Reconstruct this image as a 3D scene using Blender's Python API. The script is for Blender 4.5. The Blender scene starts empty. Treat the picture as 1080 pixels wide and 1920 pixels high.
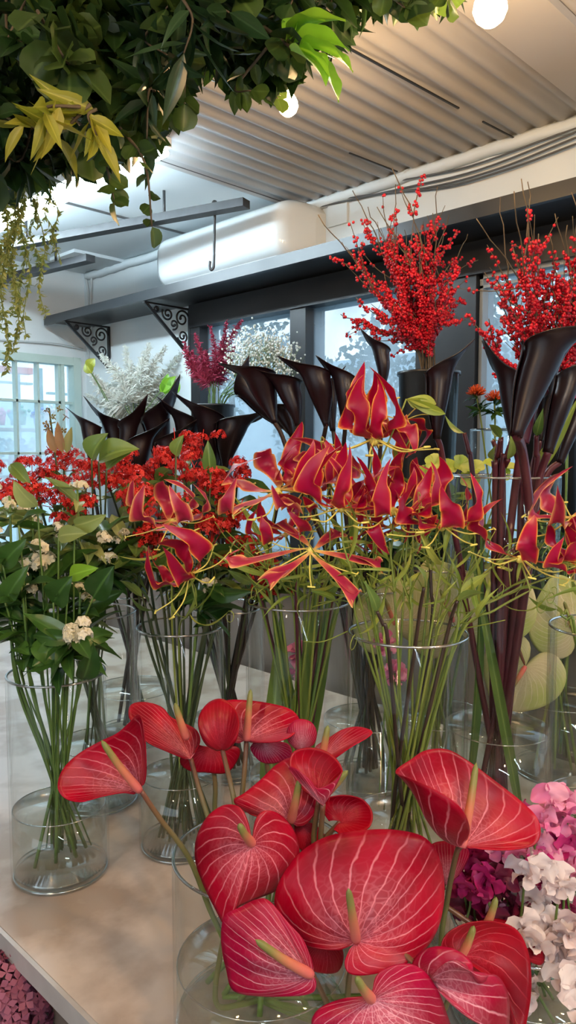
import bpy, math, random
from mathutils import Vector, noise
V = Vector
R = random.Random(7)
sc = bpy.context.scene
COL = sc.collection
rad = math.radians
# ------------------------------------------------------------------ camera
F = 1400.0
CAM = V((0, 0, 1.56))
AZ, PT = rad(45.5), rad(4.5)
fh = V((math.sin(AZ), math.cos(AZ), 0))
RT = V((math.cos(AZ), -math.sin(AZ), 0))
FW = fh * math.cos(PT) + V((0, 0, -math.sin(PT)))
UP = fh * math.sin(PT) + V((0, 0, math.cos(PT)))
TO_CAM = -FW
def ray(px, py): return FW + RT * ((px - 540) / F) + UP * ((960 - py) / F)
def P(px, py, d): return CAM + ray(px, py) * d
def on_z(px, py, z):
    r = ray(px, py); return CAM + r * ((z - CAM.z) / r.z)
def on_x(px, py, x):
    r = ray(px, py); return CAM + r * (x / r.x)
def on_y(px, py, y):
    r = ray(px, py); return CAM + r * (y / r.y)
def depth(p): return (p - CAM).dot(FW)
cd = bpy.data.cameras.new('camera'); cam = bpy.data.objects.new('camera', cd); COL.objects.link(cam)
cd.sensor_fit = 'VERTICAL'; cd.sensor_height = 24; cd.lens = F / 1920 * 24; cd.clip_start = 0.02
cam.location = CAM
from mathutils import Matrix
M = Matrix((RT, UP, -FW)).transposed(); cam.rotation_euler = M.to_euler()
sc.camera = cam
# ------------------------------------------------------------------ materials
def mat(name, col, rough=.5, col2=None, trans=0., nscale=0, namt=.5, bump=0, bscale=40, spec=.5, metal=0, emit=None, estr=0, sheen=0, coat=0):
    m = bpy.data.materials.new(name); m.use_nodes = True
    nt = m.node_tree; N = nt.nodes; L = nt.links; N.clear()
    out = N.new('ShaderNodeOutputMaterial'); b = N.new('ShaderNodeBsdfPrincipled')
    b.inputs['Base Color'].default_value = (*col, 1); b.inputs['Roughness'].default_value = rough
    b.inputs['Specular IOR Level'].default_value = spec; b.inputs['Metallic'].default_value = metal
    b.inputs['Coat Weight'].default_value = coat
    if sheen: b.inputs['Sheen Weight'].default_value = sheen
    if emit:
        b.inputs['Emission Color'].default_value = (*emit, 1); b.inputs['Emission Strength'].default_value = estr
    cs = None
    if col2:
        mx = N.new('ShaderNodeMix'); mx.data_type = 'RGBA'
        mx.inputs[6].default_value = (*col, 1); mx.inputs[7].default_value = (*col2, 1)
        if nscale:
            tc = N.new('ShaderNodeTexCoord'); nz = N.new('ShaderNodeTexNoise'); nz.inputs['Scale'].default_value = nscale
            nz.inputs['Detail'].default_value = 5
            L.new(tc.outputs['Object'], nz.inputs['Vector'])
            rp = N.new('ShaderNodeMapRange'); rp.inputs[1].default_value = .5 - namt / 2 + .02; rp.inputs[2].default_value = .5 + namt / 2
            L.new(nz.outputs[0], rp.inputs[0]); L.new(rp.outputs[0], mx.inputs[0])
        else:
            at = N.new('ShaderNodeAttribute'); at.attribute_name = 'rnd'; L.new(at.outputs['Fac'], mx.inputs[0])
        cs = mx.outputs[2]; L.new(cs, b.inputs['Base Color'])
    if bump:
        tc = N.new('ShaderNodeTexCoord'); nz = N.new('ShaderNodeTexNoise'); nz.inputs['Scale'].default_value = bscale; nz.inputs['Detail'].default_value = 4
        L.new(tc.outputs['Object'], nz.inputs['Vector'])
        bp = N.new('ShaderNodeBump'); bp.inputs['Strength'].default_value = bump; bp.inputs['Distance'].default_value = .005
        L.new(nz.outputs[0], bp.inputs['Height']); L.new(bp.outputs[0], b.inputs['Normal'])
    if trans:
        t = N.new('ShaderNodeBsdfTranslucent'); ms = N.new('ShaderNodeMixShader'); ms.inputs[0].default_value = trans
        if cs: L.new(cs, t.inputs['Color'])
        else: t.inputs['Color'].default_value = (*col, 1)
        L.new(b.outputs[0], ms.inputs[1]); L.new(t.outputs[0], ms.inputs[2]); L.new(ms.outputs[0], out.inputs[0])
    else: L.new(b.outputs[0], out.inputs[0])
    m['b'] = b.name
    return m
def leafmat(name, c1, c2, rough=.38, trans=.25, rib=1.5):
    """leaf: colour varies leaf by leaf, paler midrib and side veins from UV"""
    m = mat(name, c1, rough, c2, trans)
    nt = m.node_tree; N = nt.nodes; L = nt.links
    b = N[m['b']]; mx = [n for n in N if n.bl_idname == 'ShaderNodeMix'][0]
    uv = N.new('ShaderNodeUVMap'); sp = N.new('ShaderNodeSeparateXYZ'); L.new(uv.outputs[0], sp.inputs[0])
    a = N.new('ShaderNodeMath'); a.operation = 'SUBTRACT'; a.inputs[1].default_value = .5; L.new(sp.outputs[1], a.inputs[0])
    ab = N.new('ShaderNodeMath'); ab.operation = 'ABSOLUTE'; L.new(a.outputs[0], ab.inputs[0])
    mr = N.new('ShaderNodeMapRange'); mr.inputs[1].default_value = .02; mr.inputs[2].default_value = .06; mr.inputs[3].default_value = .55; mr.inputs[4].default_value = 0
    L.new(ab.outputs[0], mr.inputs[0])
    m2 = N.new('ShaderNodeMix'); m2.data_type = 'RGBA'; m2.inputs[7].default_value = (*[min(1, c * rib + .02) for c in c2], 1)
    L.new(mr.outputs[0], m2.inputs[0]); L.new(mx.outputs[2], m2.inputs[6]); L.new(m2.outputs[2], b.inputs['Base Color'])
    return m
def veinmat(name, red, deep, vein, rough=.34):
    m = mat(name, red, rough, None, 0, spec=.22)
    nt = m.node_tree; N = nt.nodes; L = nt.links; b = N[m['b']]
    def mth(op, a, bb=None, c=None):
        n = N.new('ShaderNodeMath'); n.operation = op
        for i, x in enumerate((a, bb, c)):
            if x is None: continue
            if isinstance(x, (int, float)): n.inputs[i].default_value = x
            else: L.new(x, n.inputs[i])
        return n.outputs[0]
    uv = N.new('ShaderNodeUVMap'); sp = N.new('ShaderNodeSeparateXYZ'); L.new(uv.outputs[0], sp.inputs[0])
    g, r = sp.outputs[0], sp.outputs[1]
    tc = N.new('ShaderNodeTexCoord'); nz = N.new('ShaderNodeTexNoise'); nz.inputs['Scale'].default_value = 45; L.new(tc.outputs['Object'], nz.inputs['Vector'])
    n0 = mth('MULTIPLY', mth('SUBTRACT', nz.outputs[0], .5), .5)
    f = mth('ABSOLUTE', mth('SUBTRACT', mth('FRACT', mth('ADD', mth('MULTIPLY', g, 22.0), n0)), .5))   # .5 at the vein
    w = N.new('ShaderNodeMapRange'); w.inputs[1].default_value = .42; w.inputs[2].default_value = .48; L.new(f, w.inputs[0])
    v1 = mth('MULTIPLY', w.outputs[0], mth('SUBTRACT', 1.0, mth('POWER', r, 5.0)))
    vo = N.new('ShaderNodeTexVoronoi'); vo.feature = 'DISTANCE_TO_EDGE'; vo.inputs['Scale'].default_value = 1
    cb = N.new('ShaderNodeCombineXYZ'); L.new(mth('ADD', mth('MULTIPLY', g, 30), mth('MULTIPLY', n0, 2.5)), cb.inputs[0]); L.new(mth('MULTIPLY', r, 15), cb.inputs[1]); L.new(cb.outputs[0], vo.inputs['Vector'])
    w2 = N.new('ShaderNodeMapRange'); w2.inputs[1].default_value = .13; w2.inputs[2].default_value = 0.0; L.new(vo.outputs[0], w2.inputs[0])
    cen = N.new('ShaderNodeMapRange'); cen.inputs[1].default_value = .75; cen.inputs[2].default_value = .0; L.new(r, cen.inputs[0])
    gm = mth('ABSOLUTE', mth('SUBTRACT', g, .5)); mid = N.new('ShaderNodeMapRange'); mid.inputs[1].default_value = .3; mid.inputs[2].default_value = 0; L.new(gm, mid.inputs[0])
    cm = mth('MULTIPLY', cen.outputs[0], mth('ADD', .3, mth('MULTIPLY', mid.outputs[0], .7)))
    v2 = mth('MULTIPLY', w2.outputs[0], mth('ADD', .02, mth('MULTIPLY', cm, .75)))
    tot = mth('MINIMUM', mth('ADD', mth('ADD', mth('MULTIPLY', v1, .8), v2), mth('MULTIPLY', cm, .42)), .95)
    base = N.new('ShaderNodeMix'); base.data_type = 'RGBA'; base.inputs[6].default_value = (*deep, 1); base.inputs[7].default_value = (*red, 1)
    nz2 = N.new('ShaderNodeTexNoise'); nz2.inputs['Scale'].default_value = 14; L.new(tc.outputs['Object'], nz2.inputs['Vector'])
    mr = N.new('ShaderNodeMapRange'); mr.inputs[1].default_value = .35; mr.inputs[2].default_value = .65; L.new(nz2.outputs[0], mr.inputs[0]); L.new(mr.outputs[0], base.inputs[0])
    mx = N.new('ShaderNodeMix'); mx.data_type = 'RGBA'; mx.inputs[7].default_value = (*vein, 1)
    L.new(tot, mx.inputs[0]); L.new(base.outputs[2], mx.inputs[6]); L.new(mx.outputs[2], b.inputs['Base Color'])
    bp = N.new('ShaderNodeBump'); bp.inputs['Strength'].default_value = .35; bp.inputs['Distance'].default_value = .002; bp.invert = True
    L.new(tot, bp.inputs['Height']); L.new(bp.outputs[0], b.inputs['Normal'])
    t = N.new('ShaderNodeBsdfTranslucent'); L.new(mx.outputs[2], t.inputs[0]); ms = N.new('ShaderNodeMixShader'); ms.inputs[0].default_value = .15
    out = [n for n in N if n.bl_idname == 'ShaderNodeOutputMaterial'][0]
    L.new(b.outputs[0], ms.inputs[1]); L.new(t.outputs[0], ms.inputs[2]); L.new(ms.outputs[0], out.inputs[0])
    return m
def rampmat(name, axis, stops, rough=.4, trans=.2, mirror=False):
    """colour from UV: axis 0 along, 1 across (mirror: distance from the midline)"""
    m = mat(name, stops[0][1], rough, None, 0)
    nt = m.node_tree; N = nt.nodes; L = nt.links; b = N[m['b']]
    uv = N.new('ShaderNodeUVMap'); sp = N.new('ShaderNodeSeparateXYZ'); L.new(uv.outputs[0], sp.inputs[0])
    cr = N.new('ShaderNodeValToRGB'); el = cr.color_ramp.elements
    while len(el) < len(stops): el.new(.5)
    for e, (p, c) in zip(el, stops): e.position = p; e.color = (*c, 1)
    src = sp.outputs[axis]
    if mirror:
        a = N.new('ShaderNodeMath'); a.operation = 'SUBTRACT'; a.inputs[1].default_value = .5; L.new(src, a.inputs[0])
        c = N.new('ShaderNodeMath'); c.operation = 'ABSOLUTE'; L.new(a.outputs[0], c.inputs[0])
        d = N.new('ShaderNodeMath'); d.operation = 'MULTIPLY'; d.inputs[1].default_value = 2; L.new(c.outputs[0], d.inputs[0])
        # the claw of the petal is yellow as well
        q = N.new('ShaderNodeMapRange'); q.inputs[1].default_value = .40; q.inputs[2].default_value = .05; q.inputs[4].default_value = 1.0; L.new(sp.outputs[0], q.inputs[0])
        mx = N.new('ShaderNodeMath'); mx.operation = 'MAXIMUM'; L.new(d.outputs[0], mx.inputs[0]); L.new(q.outputs[0], mx.inputs[1]); src = mx.outputs[0]
    L.new(src, cr.inputs[0]); L.new(cr.outputs[0], b.inputs['Base Color'])
    if trans:
        out = [n for n in N if n.bl_idname == 'ShaderNodeOutputMaterial'][0]
        t = N.new('ShaderNodeBsdfTranslucent'); L.new(cr.outputs[0], t.inputs[0]); ms = N.new('ShaderNodeMixShader'); ms.inputs[0].default_value = trans
        L.new(b.outputs[0], ms.inputs[1]); L.new(t.outputs[0], ms.inputs[2]); L.new(ms.outputs[0], out.inputs[0])
    return m
def glassmat(name, tint=(.985, .995, .99), rough=.015, lo=.012, hi=.5, power=5.):
    m = bpy.data.materials.new(name); m.use_nodes = True
    nt = m.node_tree; N = nt.nodes; L = nt.links; N.clear()
    out = N.new('ShaderNodeOutputMaterial'); t = N.new('ShaderNodeBsdfTransparent'); t.inputs[0].default_value = (*tint, 1)
    g = N.new('ShaderNodeBsdfGlossy'); g.inputs['Roughness'].default_value = rough
    lw = N.new('ShaderNodeLayerWeight'); lw.inputs[0].default_value = .5
    p = N.new('ShaderNodeMath'); p.operation = 'POWER'; p.inputs[1].default_value = power; L.new(lw.outputs['Facing'], p.inputs[0])
    mr = N.new('ShaderNodeMapRange'); mr.inputs[3].default_value = lo; mr.inputs[4].default_value = hi; L.new(p.outputs[0], mr.inputs[0])
    ms = N.new('ShaderNodeMixShader'); L.new(mr.outputs[0], ms.inputs[0]); L.new(t.outputs[0], ms.inputs[1]); L.new(g.outputs[0], ms.inputs[2])
    L.new(ms.outputs[0], out.inputs[0]); return m
def watermat():
    m = bpy.data.materials.new('water'); m.use_nodes = True
    nt = m.node_tree; N = nt.nodes; L = nt.links; N.clear()
    out = N.new('ShaderNodeOutputMaterial'); g = N.new('ShaderNodeBsdfGlass'); g.inputs['Color'].default_value = (.95, .985, .96, 1)
    g.inputs['Roughness'].default_value = 0.0; g.inputs['IOR'].default_value = 1.22
    t = N.new('ShaderNodeBsdfTransparent'); t.inputs[0].default_value = (.93, .97, .93, 1)
    ms = N.new('ShaderNodeMixShader'); ms.inputs[0].default_value = .3
    L.new(g.outputs[0], ms.inputs[1]); L.new(t.outputs[0], ms.inputs[2]); L.new(ms.outputs[0], out.inputs[0]); return m

m_glass = glassmat('clear_glass'); m_pane = glassmat('window_glass', (.93, .97, .99), .05, .06, .6, 3);
def add_haze(m, k):  # pale patchy haze mixed into the glass, veiling and brightening the view
    nt = m.node_tree; N = nt.nodes; L = nt.links; out = [n for n in N if n.bl_idname == 'ShaderNodeOutputMaterial'][0]; src = out.inputs[0].links[0].from_socket
    t = N.new('ShaderNodeBsdfTranslucent'); t.inputs[0].default_value = (.8, .9, .95, 1); ms = N.new('ShaderNodeMixShader')
    nz = N.new('ShaderNodeTexNoise'); nz.inputs['Scale'].default_value = 3.5; tc = N.new('ShaderNodeTexCoord'); L.new(tc.outputs['Object'], nz.inputs['Vector'])
    mr = N.new('ShaderNodeMapRange'); mr.inputs[1].default_value = .35; mr.inputs[2].default_value = .7; mr.inputs[3].default_value = k * .6; mr.inputs[4].default_value = k * 1.4; L.new(nz.outputs[0], mr.inputs[0]); L.new(mr.outputs[0], ms.inputs[0])
    L.new(src, ms.inputs[1]); L.new(t.outputs[0], ms.inputs[2]); L.new(ms.outputs[0], out.inputs[0])
add_haze(m_pane, .32)
m_water = glassmat('water', (.96, .985, .965), .0, .07, .7, 2.5)
m_anth = veinmat('anthurium_red', (.43, .0006, .022), (.22, .0003, .010), (.84, .27, .33))
m_anthp = veinmat('anthurium_pink', (.45, .002, .050), (.27, .001, .022), (.90, .42, .50))
m_anthd = veinmat('anthurium_dark', (.38, .0006, .013), (.22, .0004, .008), (.52, .04, .07))
m_cream = veinmat('anthurium_cream', (.62, .55, .33), (.45, .52, .16), (.8, .75, .55))
m_spadix = rampmat('spadix', 0, [(0, (.70, .14, .14)), (.45, (.55, .17, .09)), (.75, (.22, .19, .05)), (1, (.14, .17, .04))], .5, 0)
m_astem = rampmat('anthurium_stem', 0, [(0, (.16, .05, .03)), (.3, (.14, .11, .04)), (1, (.16, .3, .05))], .4, 0)
m_glo = rampmat('gloriosa_petal', 1, [(0, (.36, .0008, .052)), (.74, (.38, .001, .036)), (.88, (.60, .09, .03)), (1, (.85, .55, .10))], .38, .22, True)
m_glopink = rampmat('gloriosa_pale', 1, [(0, (.32, .008, .05)), (.6, (.42, .02, .07)), (.86, (.7, .22, .1)), (1, (.85, .6, .2))], .38, .22, True)
m_gstem = mat('gloriosa_stem', (.13, .20, .03), .4, (.26, .31, .06), .05)
m_gleaf = leafmat('gloriosa_leaf', (.20, .31, .04), (.42, .48, .09), .4, .35)
m_stamen = mat('stamen', (.75, .68, .15), .5)
m_calla = mat('calla_black', (.006, .0025, .004), .36, (.014, .004, .007), .0, nscale=9, spec=.35)
m_callain = mat('calla_stem', (.022, .009, .008), .38, (.05, .03, .02), 0, nscale=12)
m_callastem2 = mat('calla_stem_purple', (.06, .009, .018), .34, (.10, .02, .03), 0, nscale=8)
m_berry = mat('berry_red', (.55, .004, .018), .3, (.32, .002, .012), 0)
m_twig = mat('twig', (.06, .045, .03), .7, (.12, .09, .05), 0, nscale=30)
m_kal = mat('kalanchoe_red', (.78, .03, .02), .5, (.55, .010, .012), .15)
m_kleaf = leafmat('kalanchoe_leaf', (.08, .17, .035), (.22, .31, .07))
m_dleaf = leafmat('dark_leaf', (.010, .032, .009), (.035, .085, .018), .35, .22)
m_euc = leafmat('eucalyptus_leaf', (.022, .055, .014), (.075, .13, .022), .4, .3)
m_yleaf = leafmat('golden_leaf', (.22, .26, .02), (.45, .42, .05), .4, .4)
m_bright = leafmat('bright_leaf', (.16, .40, .03), (.3, .6, .05), .35, .5)
m_lance = leafmat('lance_leaf', (.010, .03, .012), (.026, .068, .022), .3, .2)
m_vine = leafmat('vine_leaf', (.14, .2, .04), (.35, .38, .12), .45, .35)
m_wleaf = leafmat('green_leaf', (.022, .07, .014), (.06, .15, .025), .3, .22)
m_wpale = leafmat('pale_leaf', (.2, .3, .07), (.38, .42, .16), .4, .3)
m_white = mat('white_floret', (.95, .92, .82), .5, (.92, .86, .62), .35)
m_sw = mat('white_petal', (.85, .76, .74), .5, (.75, .58, .56), .25)
m_sp = mat('pink_petal', (.8, .18, .42), .5, (.85, .4, .55), .25)
m_sm = mat('magenta_petal', (.55, .02, .2), .5, (.42, .01, .12), .2)
m_sb = mat('burgundy_petal', (.16, .005, .04), .5, (.24, .01, .07), .15)
m_stem = mat('green_stem', (.07, .14, .03), .4, (.15, .25, .06), 0, nscale=10)
m_dstem = mat('dark_stem', (.035, .06, .02), .45, (.08, .1, .035), 0, nscale=10)
m_plume = mat('white_plume', (.86, .88, .84), .8, (.7, .74, .68), .2)
m_pplume = mat('pink_plume', (.26, .012, .05), .7, (.45, .05, .11), .15)
m_gyp = mat('gypsophila', (.9, .92, .9), .7, (.75, .8, .72), .2)
m_prot = mat('protea_orange', (.85, .16, .02), .6, (.75, .08, .03), .2)
m_hell = mat('hellebore_green', (.45, .6, .06), .5, (.62, .7, .2), .3)
m_hyd = mat('hydrangea_pink', (.5, .16, .24), .6, (.3, .07, .14), .15)
m_wall = mat('painted_wall', (.74, .80, .82), .75, (.66, .73, .76), 0, nscale=3, bump=.3, bscale=25)
m_ceil = mat('painted_ceiling', (.46, .46, .46), .5, (.40, .40, .40), 0, nscale=2, bump=.15, bscale=20)
m_ceil2 = mat('smooth_ceiling', (.74, .80, .83), .7, (.70, .77, .8), 0, nscale=3)
m_black = mat('black_paint', (.012, .014, .017), .38, (.022, .024, .028), 0, nscale=6, bump=.1)
m_iron = mat('cast_iron', (.008, .009, .011), .45, bump=.3, bscale=90)
m_steel = mat('dark_steel', (.018, .02, .022), .5, (.035, .036, .04), 0, nscale=20)
m_ac = mat('white_plastic', (.82, .88, .9), .12, coat=.5)
m_cable = mat('grey_cable', (.09, .095, .1), .6)
m_wcable = mat('white_cable', (.5, .55, .57), .6)
m_frame = mat('pale_green_frame', (.5, .62, .58), .5, (.42, .55, .52), 0, nscale=8)
m_floor = mat('concrete', (.08, .07, .065), .8, (.13, .115, .1), 0, nscale=5, bump=.3)
m_drkp = mat('taupe_panel', (.16, .13, .115), .6, (.22, .18, .15), 0, nscale=4)
m_tube = mat('lamp_tube', (1, 1, 1), .5, emit=(.72, .90, 1), estr=55)
m_bulb = mat('bulb_glow', (1, .8, .5), .5, emit=(1, .66, .32), estr=60)
m_brass = mat('bulb_socket', (.35, .2, .06), .35, metal=.8)
m_fix = mat('lamp_body', (.75, .78, .8), .4)
m_out = mat('outdoor_wall', (.5, .62, .68), .8, (.3, .42, .5), 0, nscale=1.5)
# marble top
m_marble = mat('marble', (.72, .62, .55), .14, (.50, .40, .33), 0, nscale=7, namt=.2)
m_edge = mat('marble_edge', (.62, .59, .57), .3, (.45, .42, .40), 0, nscale=9)
# ------------------------------------------------------------------ mesh builder
ORG = {}
class MB:
    def __init__(s): s.v = []; s.f = []; s.uv = []; s.r = []; s.rv = R.random()
    def new(s): s.rv = R.random(); return s
    def add(s, p, uv=(0, 0)): s.v.append(p); s.uv.append(uv); s.r.append(s.rv); return len(s.v) - 1
    def grid(s, fn, nu, nv, cu=False, cv=False):
        """fn(u 0..1, v 0..1) -> Vector"""
        b = len(s.v)
        for i in range(nu + 1):
            for j in range(nv + 1):
                s.add(fn(i / nu, j / nv), (i / nu, j / nv))
        for i in range(nu):
            for j in range(nv):
                a = b + i * (nv + 1) + j
                s.f.append((a, a + 1, a + nv + 2, a + nv + 1))
        return s
    def tube(s, pts, r0, r1=None, n=6, cap=True, rf=None):
        if r1 is None: r1 = r0
        b = len(s.v); m = len(pts); prev = None
        for i, p in enumerate(pts):
            t = (pts[min(i + 1, m - 1)] - pts[max(i - 1, 0)])
            if t.length < 1e-9: t = V((0, 0, 1))
            t.normalize()
            if prev is None:
                a = t.orthogonal().normalized()
            else:
                a = prev - t * prev.dot(t)
                a = a.normalized() if a.length > 1e-6 else t.orthogonal().normalized()
            prev = a; c = t.cross(a); k = i / max(1, m - 1)
            r = rf(k) if rf else r0 + (r1 - r0) * k
            for j in range(n):
                an = 2 * math.pi * j / n
                s.add(p + (a * math.cos(an) + c * math.sin(an)) * r, (k, j / n))
        for i in range(m - 1):
            for j in range(n):
                a = b + i * n + j; a2 = b + i * n + (j + 1) % n
                s.f.append((a, a2, a2 + n, a + n))
        if cap:
            s.f.append(tuple(b + j for j in range(n))[::-1]); s.f.append(tuple(b + (m - 1) * n + j for j in range(n)))
        return s
    def box(s, lo, hi, bev=0):
        b = len(s.v); lo = V(lo); hi = V(hi)
        for x in (lo.x, hi.x):
            for y in (lo.y, hi.y):
                for z in (lo.z, hi.z): s.add(V((x, y, z)))
        for q in ((0, 1, 3, 2), (4, 6, 7, 5), (0, 4, 5, 1), (2, 3, 7, 6), (0, 2, 6, 4), (1, 5, 7, 3)): s.f.append(tuple(b + k for k in q))
        return s
    def bar(s, p0, p1, w, h, up=V((0, 0, 1))):
        t = (p1 - p0).normalized(); a = t.cross(up).normalized() * (w / 2); c = a.cross(t).normalized() * (h / 2)
        b = len(s.v)
        for p in (p0, p1):
            for (i, j) in ((-1, -1), (1, -1), (1, 1), (-1, 1)): s.add(p + a * i + c * j)
        for q in ((3, 2, 1, 0), (4, 5, 6, 7), (0, 1, 5, 4), (1, 2, 6, 5), (2, 3, 7, 6), (3, 0, 4, 7)): s.f.append(tuple(b + k for k in q))
        return s
    def ball(s, c, r, n=6, m=4, sq=1.):
        b = len(s.v)
        for i in range(1, m):
            th = math.pi * i / m
            for j in range(n):
                a = 2 * math.pi * j / n
                s.add(c + V((math.sin(th) * math.cos(a) * r, math.sin(th) * math.sin(a) * r, math.cos(th) * r * sq)))
        t = s.add(c + V((0, 0, r * sq))); d = s.add(c - V((0, 0, r * sq)))
        for j in range(n):
            s.f.append((t, b + j, b + (j + 1) % n)); s.f.append((d, b + (m - 2) * n + (j + 1) % n, b + (m - 2) * n + j))
            for i in range(m - 2):
                a = b + i * n + j; a2 = b + i * n + (j + 1) % n
                s.f.append((a, a + n, a2 + n, a2))
        return s
    def lathe(s, c, prof, n=48, close=False):
        b = len(s.v); m = len(prof)
        for (r, z) in prof:
            for j in range(n):
                a = 2 * math.pi * j / n; s.add(V((c.x + r * math.cos(a), c.y + r * math.sin(a), z)))
        for i in range(m if close else m - 1):
            i2 = (i + 1) % m
            for j in range(n):
                s.f.append((b + i * n + j, b + i * n + (j + 1) % n, b + i2 * n + (j + 1) % n, b + i2 * n + j))
        return s
    def leaf(s, base, tip, nrm, w, prof='oval', fold=.15, curl=.1, nu=6, wave=0, vary=True, pin=0):
        if vary: s.new()
        T = tip - base; L = T.length
        if L < 1e-6: return s
        N = nrm - T * (nrm.dot(T) / (L * L))
        N = N.normalized() if N.length > 1e-6 else T.orthogonal().normalized()
        S = T.normalized().cross(N); ph = R.random() * 6
        def fn(u, v):
            x = (v - .5) * 2
            if prof == 'oval': ww = max(0, math.sin(math.pi * min(1, u ** .75))) ** .92
            elif prof == 'round': ww = math.sqrt(max(0, 1 - (2 * u - 1) ** 2))
            elif prof == 'lance': ww = math.sin(math.pi * u ** .65) ** 1.1
            elif prof == 'strap': ww = min(1, u * 9) * (1 - u ** 5)
            elif prof == 'petal': ww = (math.sin(math.pi * u ** 1.25) ** .8) if u < 1 else 0
            elif prof == 'fan': ww = math.sin(math.pi * min(1, u ** 1.5) * .93) ** .8
            ww = max(ww, 0.0) * w / 2
            p = base + T * u + S * (ww * x) + N * (curl * L * (4 * u * (1 - u)) + fold * ww * abs(x) * 2)
            if wave: p += N * (wave * w * math.sin(u * 14 + ph + (2 if x > 0 else 0)) * abs(x) ** 1.5)
            if pin: p += N * (-pin * L * u * u)
            return p
        return s.grid(fn, nu, 4 if nu > 4 else 2)
    def build(s, name, m, parent=None, smooth=True, kind=None, label=None):
        o_ = ORG[parent.name] if parent is not None else V((0, 0, 0))
        me = bpy.data.meshes.new(name)
        me.from_pydata([tuple(p - o_) for p in s.v], [], s.f)
        uvl = me.uv_layers.new(name='UVMap')
        li = [0] * len(me.loops); me.loops.foreach_get('vertex_index', li)
        buf = []
        for k in li: buf.extend(s.uv[k])
        uvl.data.foreach_set('uv', buf)
        at = me.attributes.new('rnd', 'FLOAT', 'POINT'); at.data.foreach_set('value', s.r)
        if smooth: me.polygons.foreach_set('use_smooth', [True] * len(me.polygons))
        me.materials.append(m); me.update()
        o = bpy.data.objects.new(name, me); COL.objects.link(o)
        if parent is not None: o.parent = parent; ORG[o.name] = o_
        else: ORG[o.name] = V((0, 0, 0))
        if kind: o['kind'] = kind
        if label: o['label'] = label
        return o
def thing(name, label, cat, loc, group=None):
    o = bpy.data.objects.new(name, None); COL.objects.link(o); o.location = loc; o.empty_display_size = .05
    o['label'] = label; o['category'] = cat
    if group: o['group'] = group
    ORG[o.name] = V(loc); return o
def tag(o, label, cat, group=None):
    o['label'] = label; o['category'] = cat
    if group: o['group'] = group
    return o
def struct(name, mb, m, smooth=False): return mb.build(name, m, None, smooth, 'structure')
def crv(pts, n=6):
    """Catmull-Rom through the points"""
    out = []; q = [pts[0] * 2 - pts[1]] + list(pts) + [pts[-1] * 2 - pts[-2]]
    for i in range(1, len(q) - 2):
        a, b, c, d = q[i - 1:i + 3]
        for k in range(n):
            t = k / n
            out.append(.5 * ((2 * b) + (c - a) * t + (2 * a - 5 * b + 4 * c - d) * t * t + (3 * b - a - 3 * c + d) * t ** 3))
    out.append(q[-2]); return out
def rv(s=1.): return V((R.gauss(0, s), R.gauss(0, s), R.gauss(0, s)))
def at(pts, k):
    x = k * (len(pts) - 1); i = min(int(x), len(pts) - 2); return pts[i].lerp(pts[i + 1], x - i)
def tan(pts, k):
    x = k * (len(pts) - 1); i = min(int(x), len(pts) - 2); return (pts[i + 1] - pts[i]).normalized()
ORD_ = 0
ORD = ['first', 'second', 'third', 'fourth', 'fifth', 'sixth', 'seventh', 'eighth', 'ninth', 'tenth', 'eleventh', 'twelfth', 'thirteenth', 'fourteenth', 'fifteenth', 'sixteenth', 'seventeenth', 'eighteenth', 'nineteenth', 'twentieth'] + ['twenty ' + x for x in ('first', 'second', 'third', 'fourth', 'fifth', 'sixth', 'seventh', 'eighth', 'ninth')] + ['thirtieth']

#@@ROOM
# ------------------------------------------------------------------ the room
WX, FY, CZ = 2.3, 3.9, 2.58
TZ = .75
struct('floor', MB().box((-3, -3, -.05), (WX, FY, 0)), m_floor)
m_bwall = mat('warm_wall', (.42, .36, .30), .8, (.36, .30, .26), 0, nscale=2)
struct('wall_near', MB().box((-2.6, -3.1, 0), (WX, -3, CZ + .1)), m_bwall)
mb = MB(); mb.box((-2.7, -3, 0), (-2.6, FY, .7)); mb.box((-2.7, -3, 2.35), (-2.6, FY, CZ + .1)); mb.box((-2.7, -3, .7), (-2.6, -2.2, 2.35)); mb.box((-2.7, 1.6, .7), (-2.6, FY, 2.35)); struct('wall_back', mb, m_bwall)  # opening added in the unseen wall to let daylight in from behind
# window wall: white above, black joinery with panes below the shelf
shp = on_x(85, 600, 2.03); SZ = shp.z; SY = shp.y          # shelf level and its far end
SILL = 1.12
def yx(px, x=WX): return on_x(px, 600, x).y                # the place along the wall under a pixel column
J0 = yx(366)                                               # joinery starts here
HZ = on_x(577, 578, WX).z                                  # top of the panes
mb = MB()
mb.box((WX, J0, 0), (WX + .12, FY + .12, CZ + .1))         # solid wall behind the brackets
mb.box((WX, -3, SZ - .02), (WX + .12, J0, CZ + .1))        # above the joinery
mb.box((WX, -3, 0), (WX + .12, J0, SILL - .05))            # below the sill
struct('wall_right', mb, m_wall)
posts = [(J0 - .07, J0), (yx(582), yx(553)), (yx(900), yx(798)), (-.6, -.5), (-1.8, -1.7), (-3, -2.9)]
mb = MB()
for a, b in posts: mb.box((WX - .03, a, SILL), (WX + .09, b, HZ))
mb.box((WX - .04, -3, HZ), (WX + .1, J0, SZ - .02)); mb.box((WX - .04, -3, SILL - .06), (WX + .1, J0, SILL))
for a, b in ((yx(780), yx(798)),): mb.box((WX, a, SILL), (WX + .06, b, HZ))
struct('trim_1', mb, m_black)
def pane(n, y0, y1):
    mb = MB(); mb.box((WX + .02, y0, SILL), (WX + .028, y1, HZ)); return struct('window_%d' % n, mb, m_pane)
pane(2, posts[1][1], posts[0][0]); pane(3, posts[2][1], posts[1][0]); pane(4, posts[3][1], posts[2][0]); pane(5, posts[4][1], posts[3][0]); pane(6, -2.9, posts[4][0])
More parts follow.
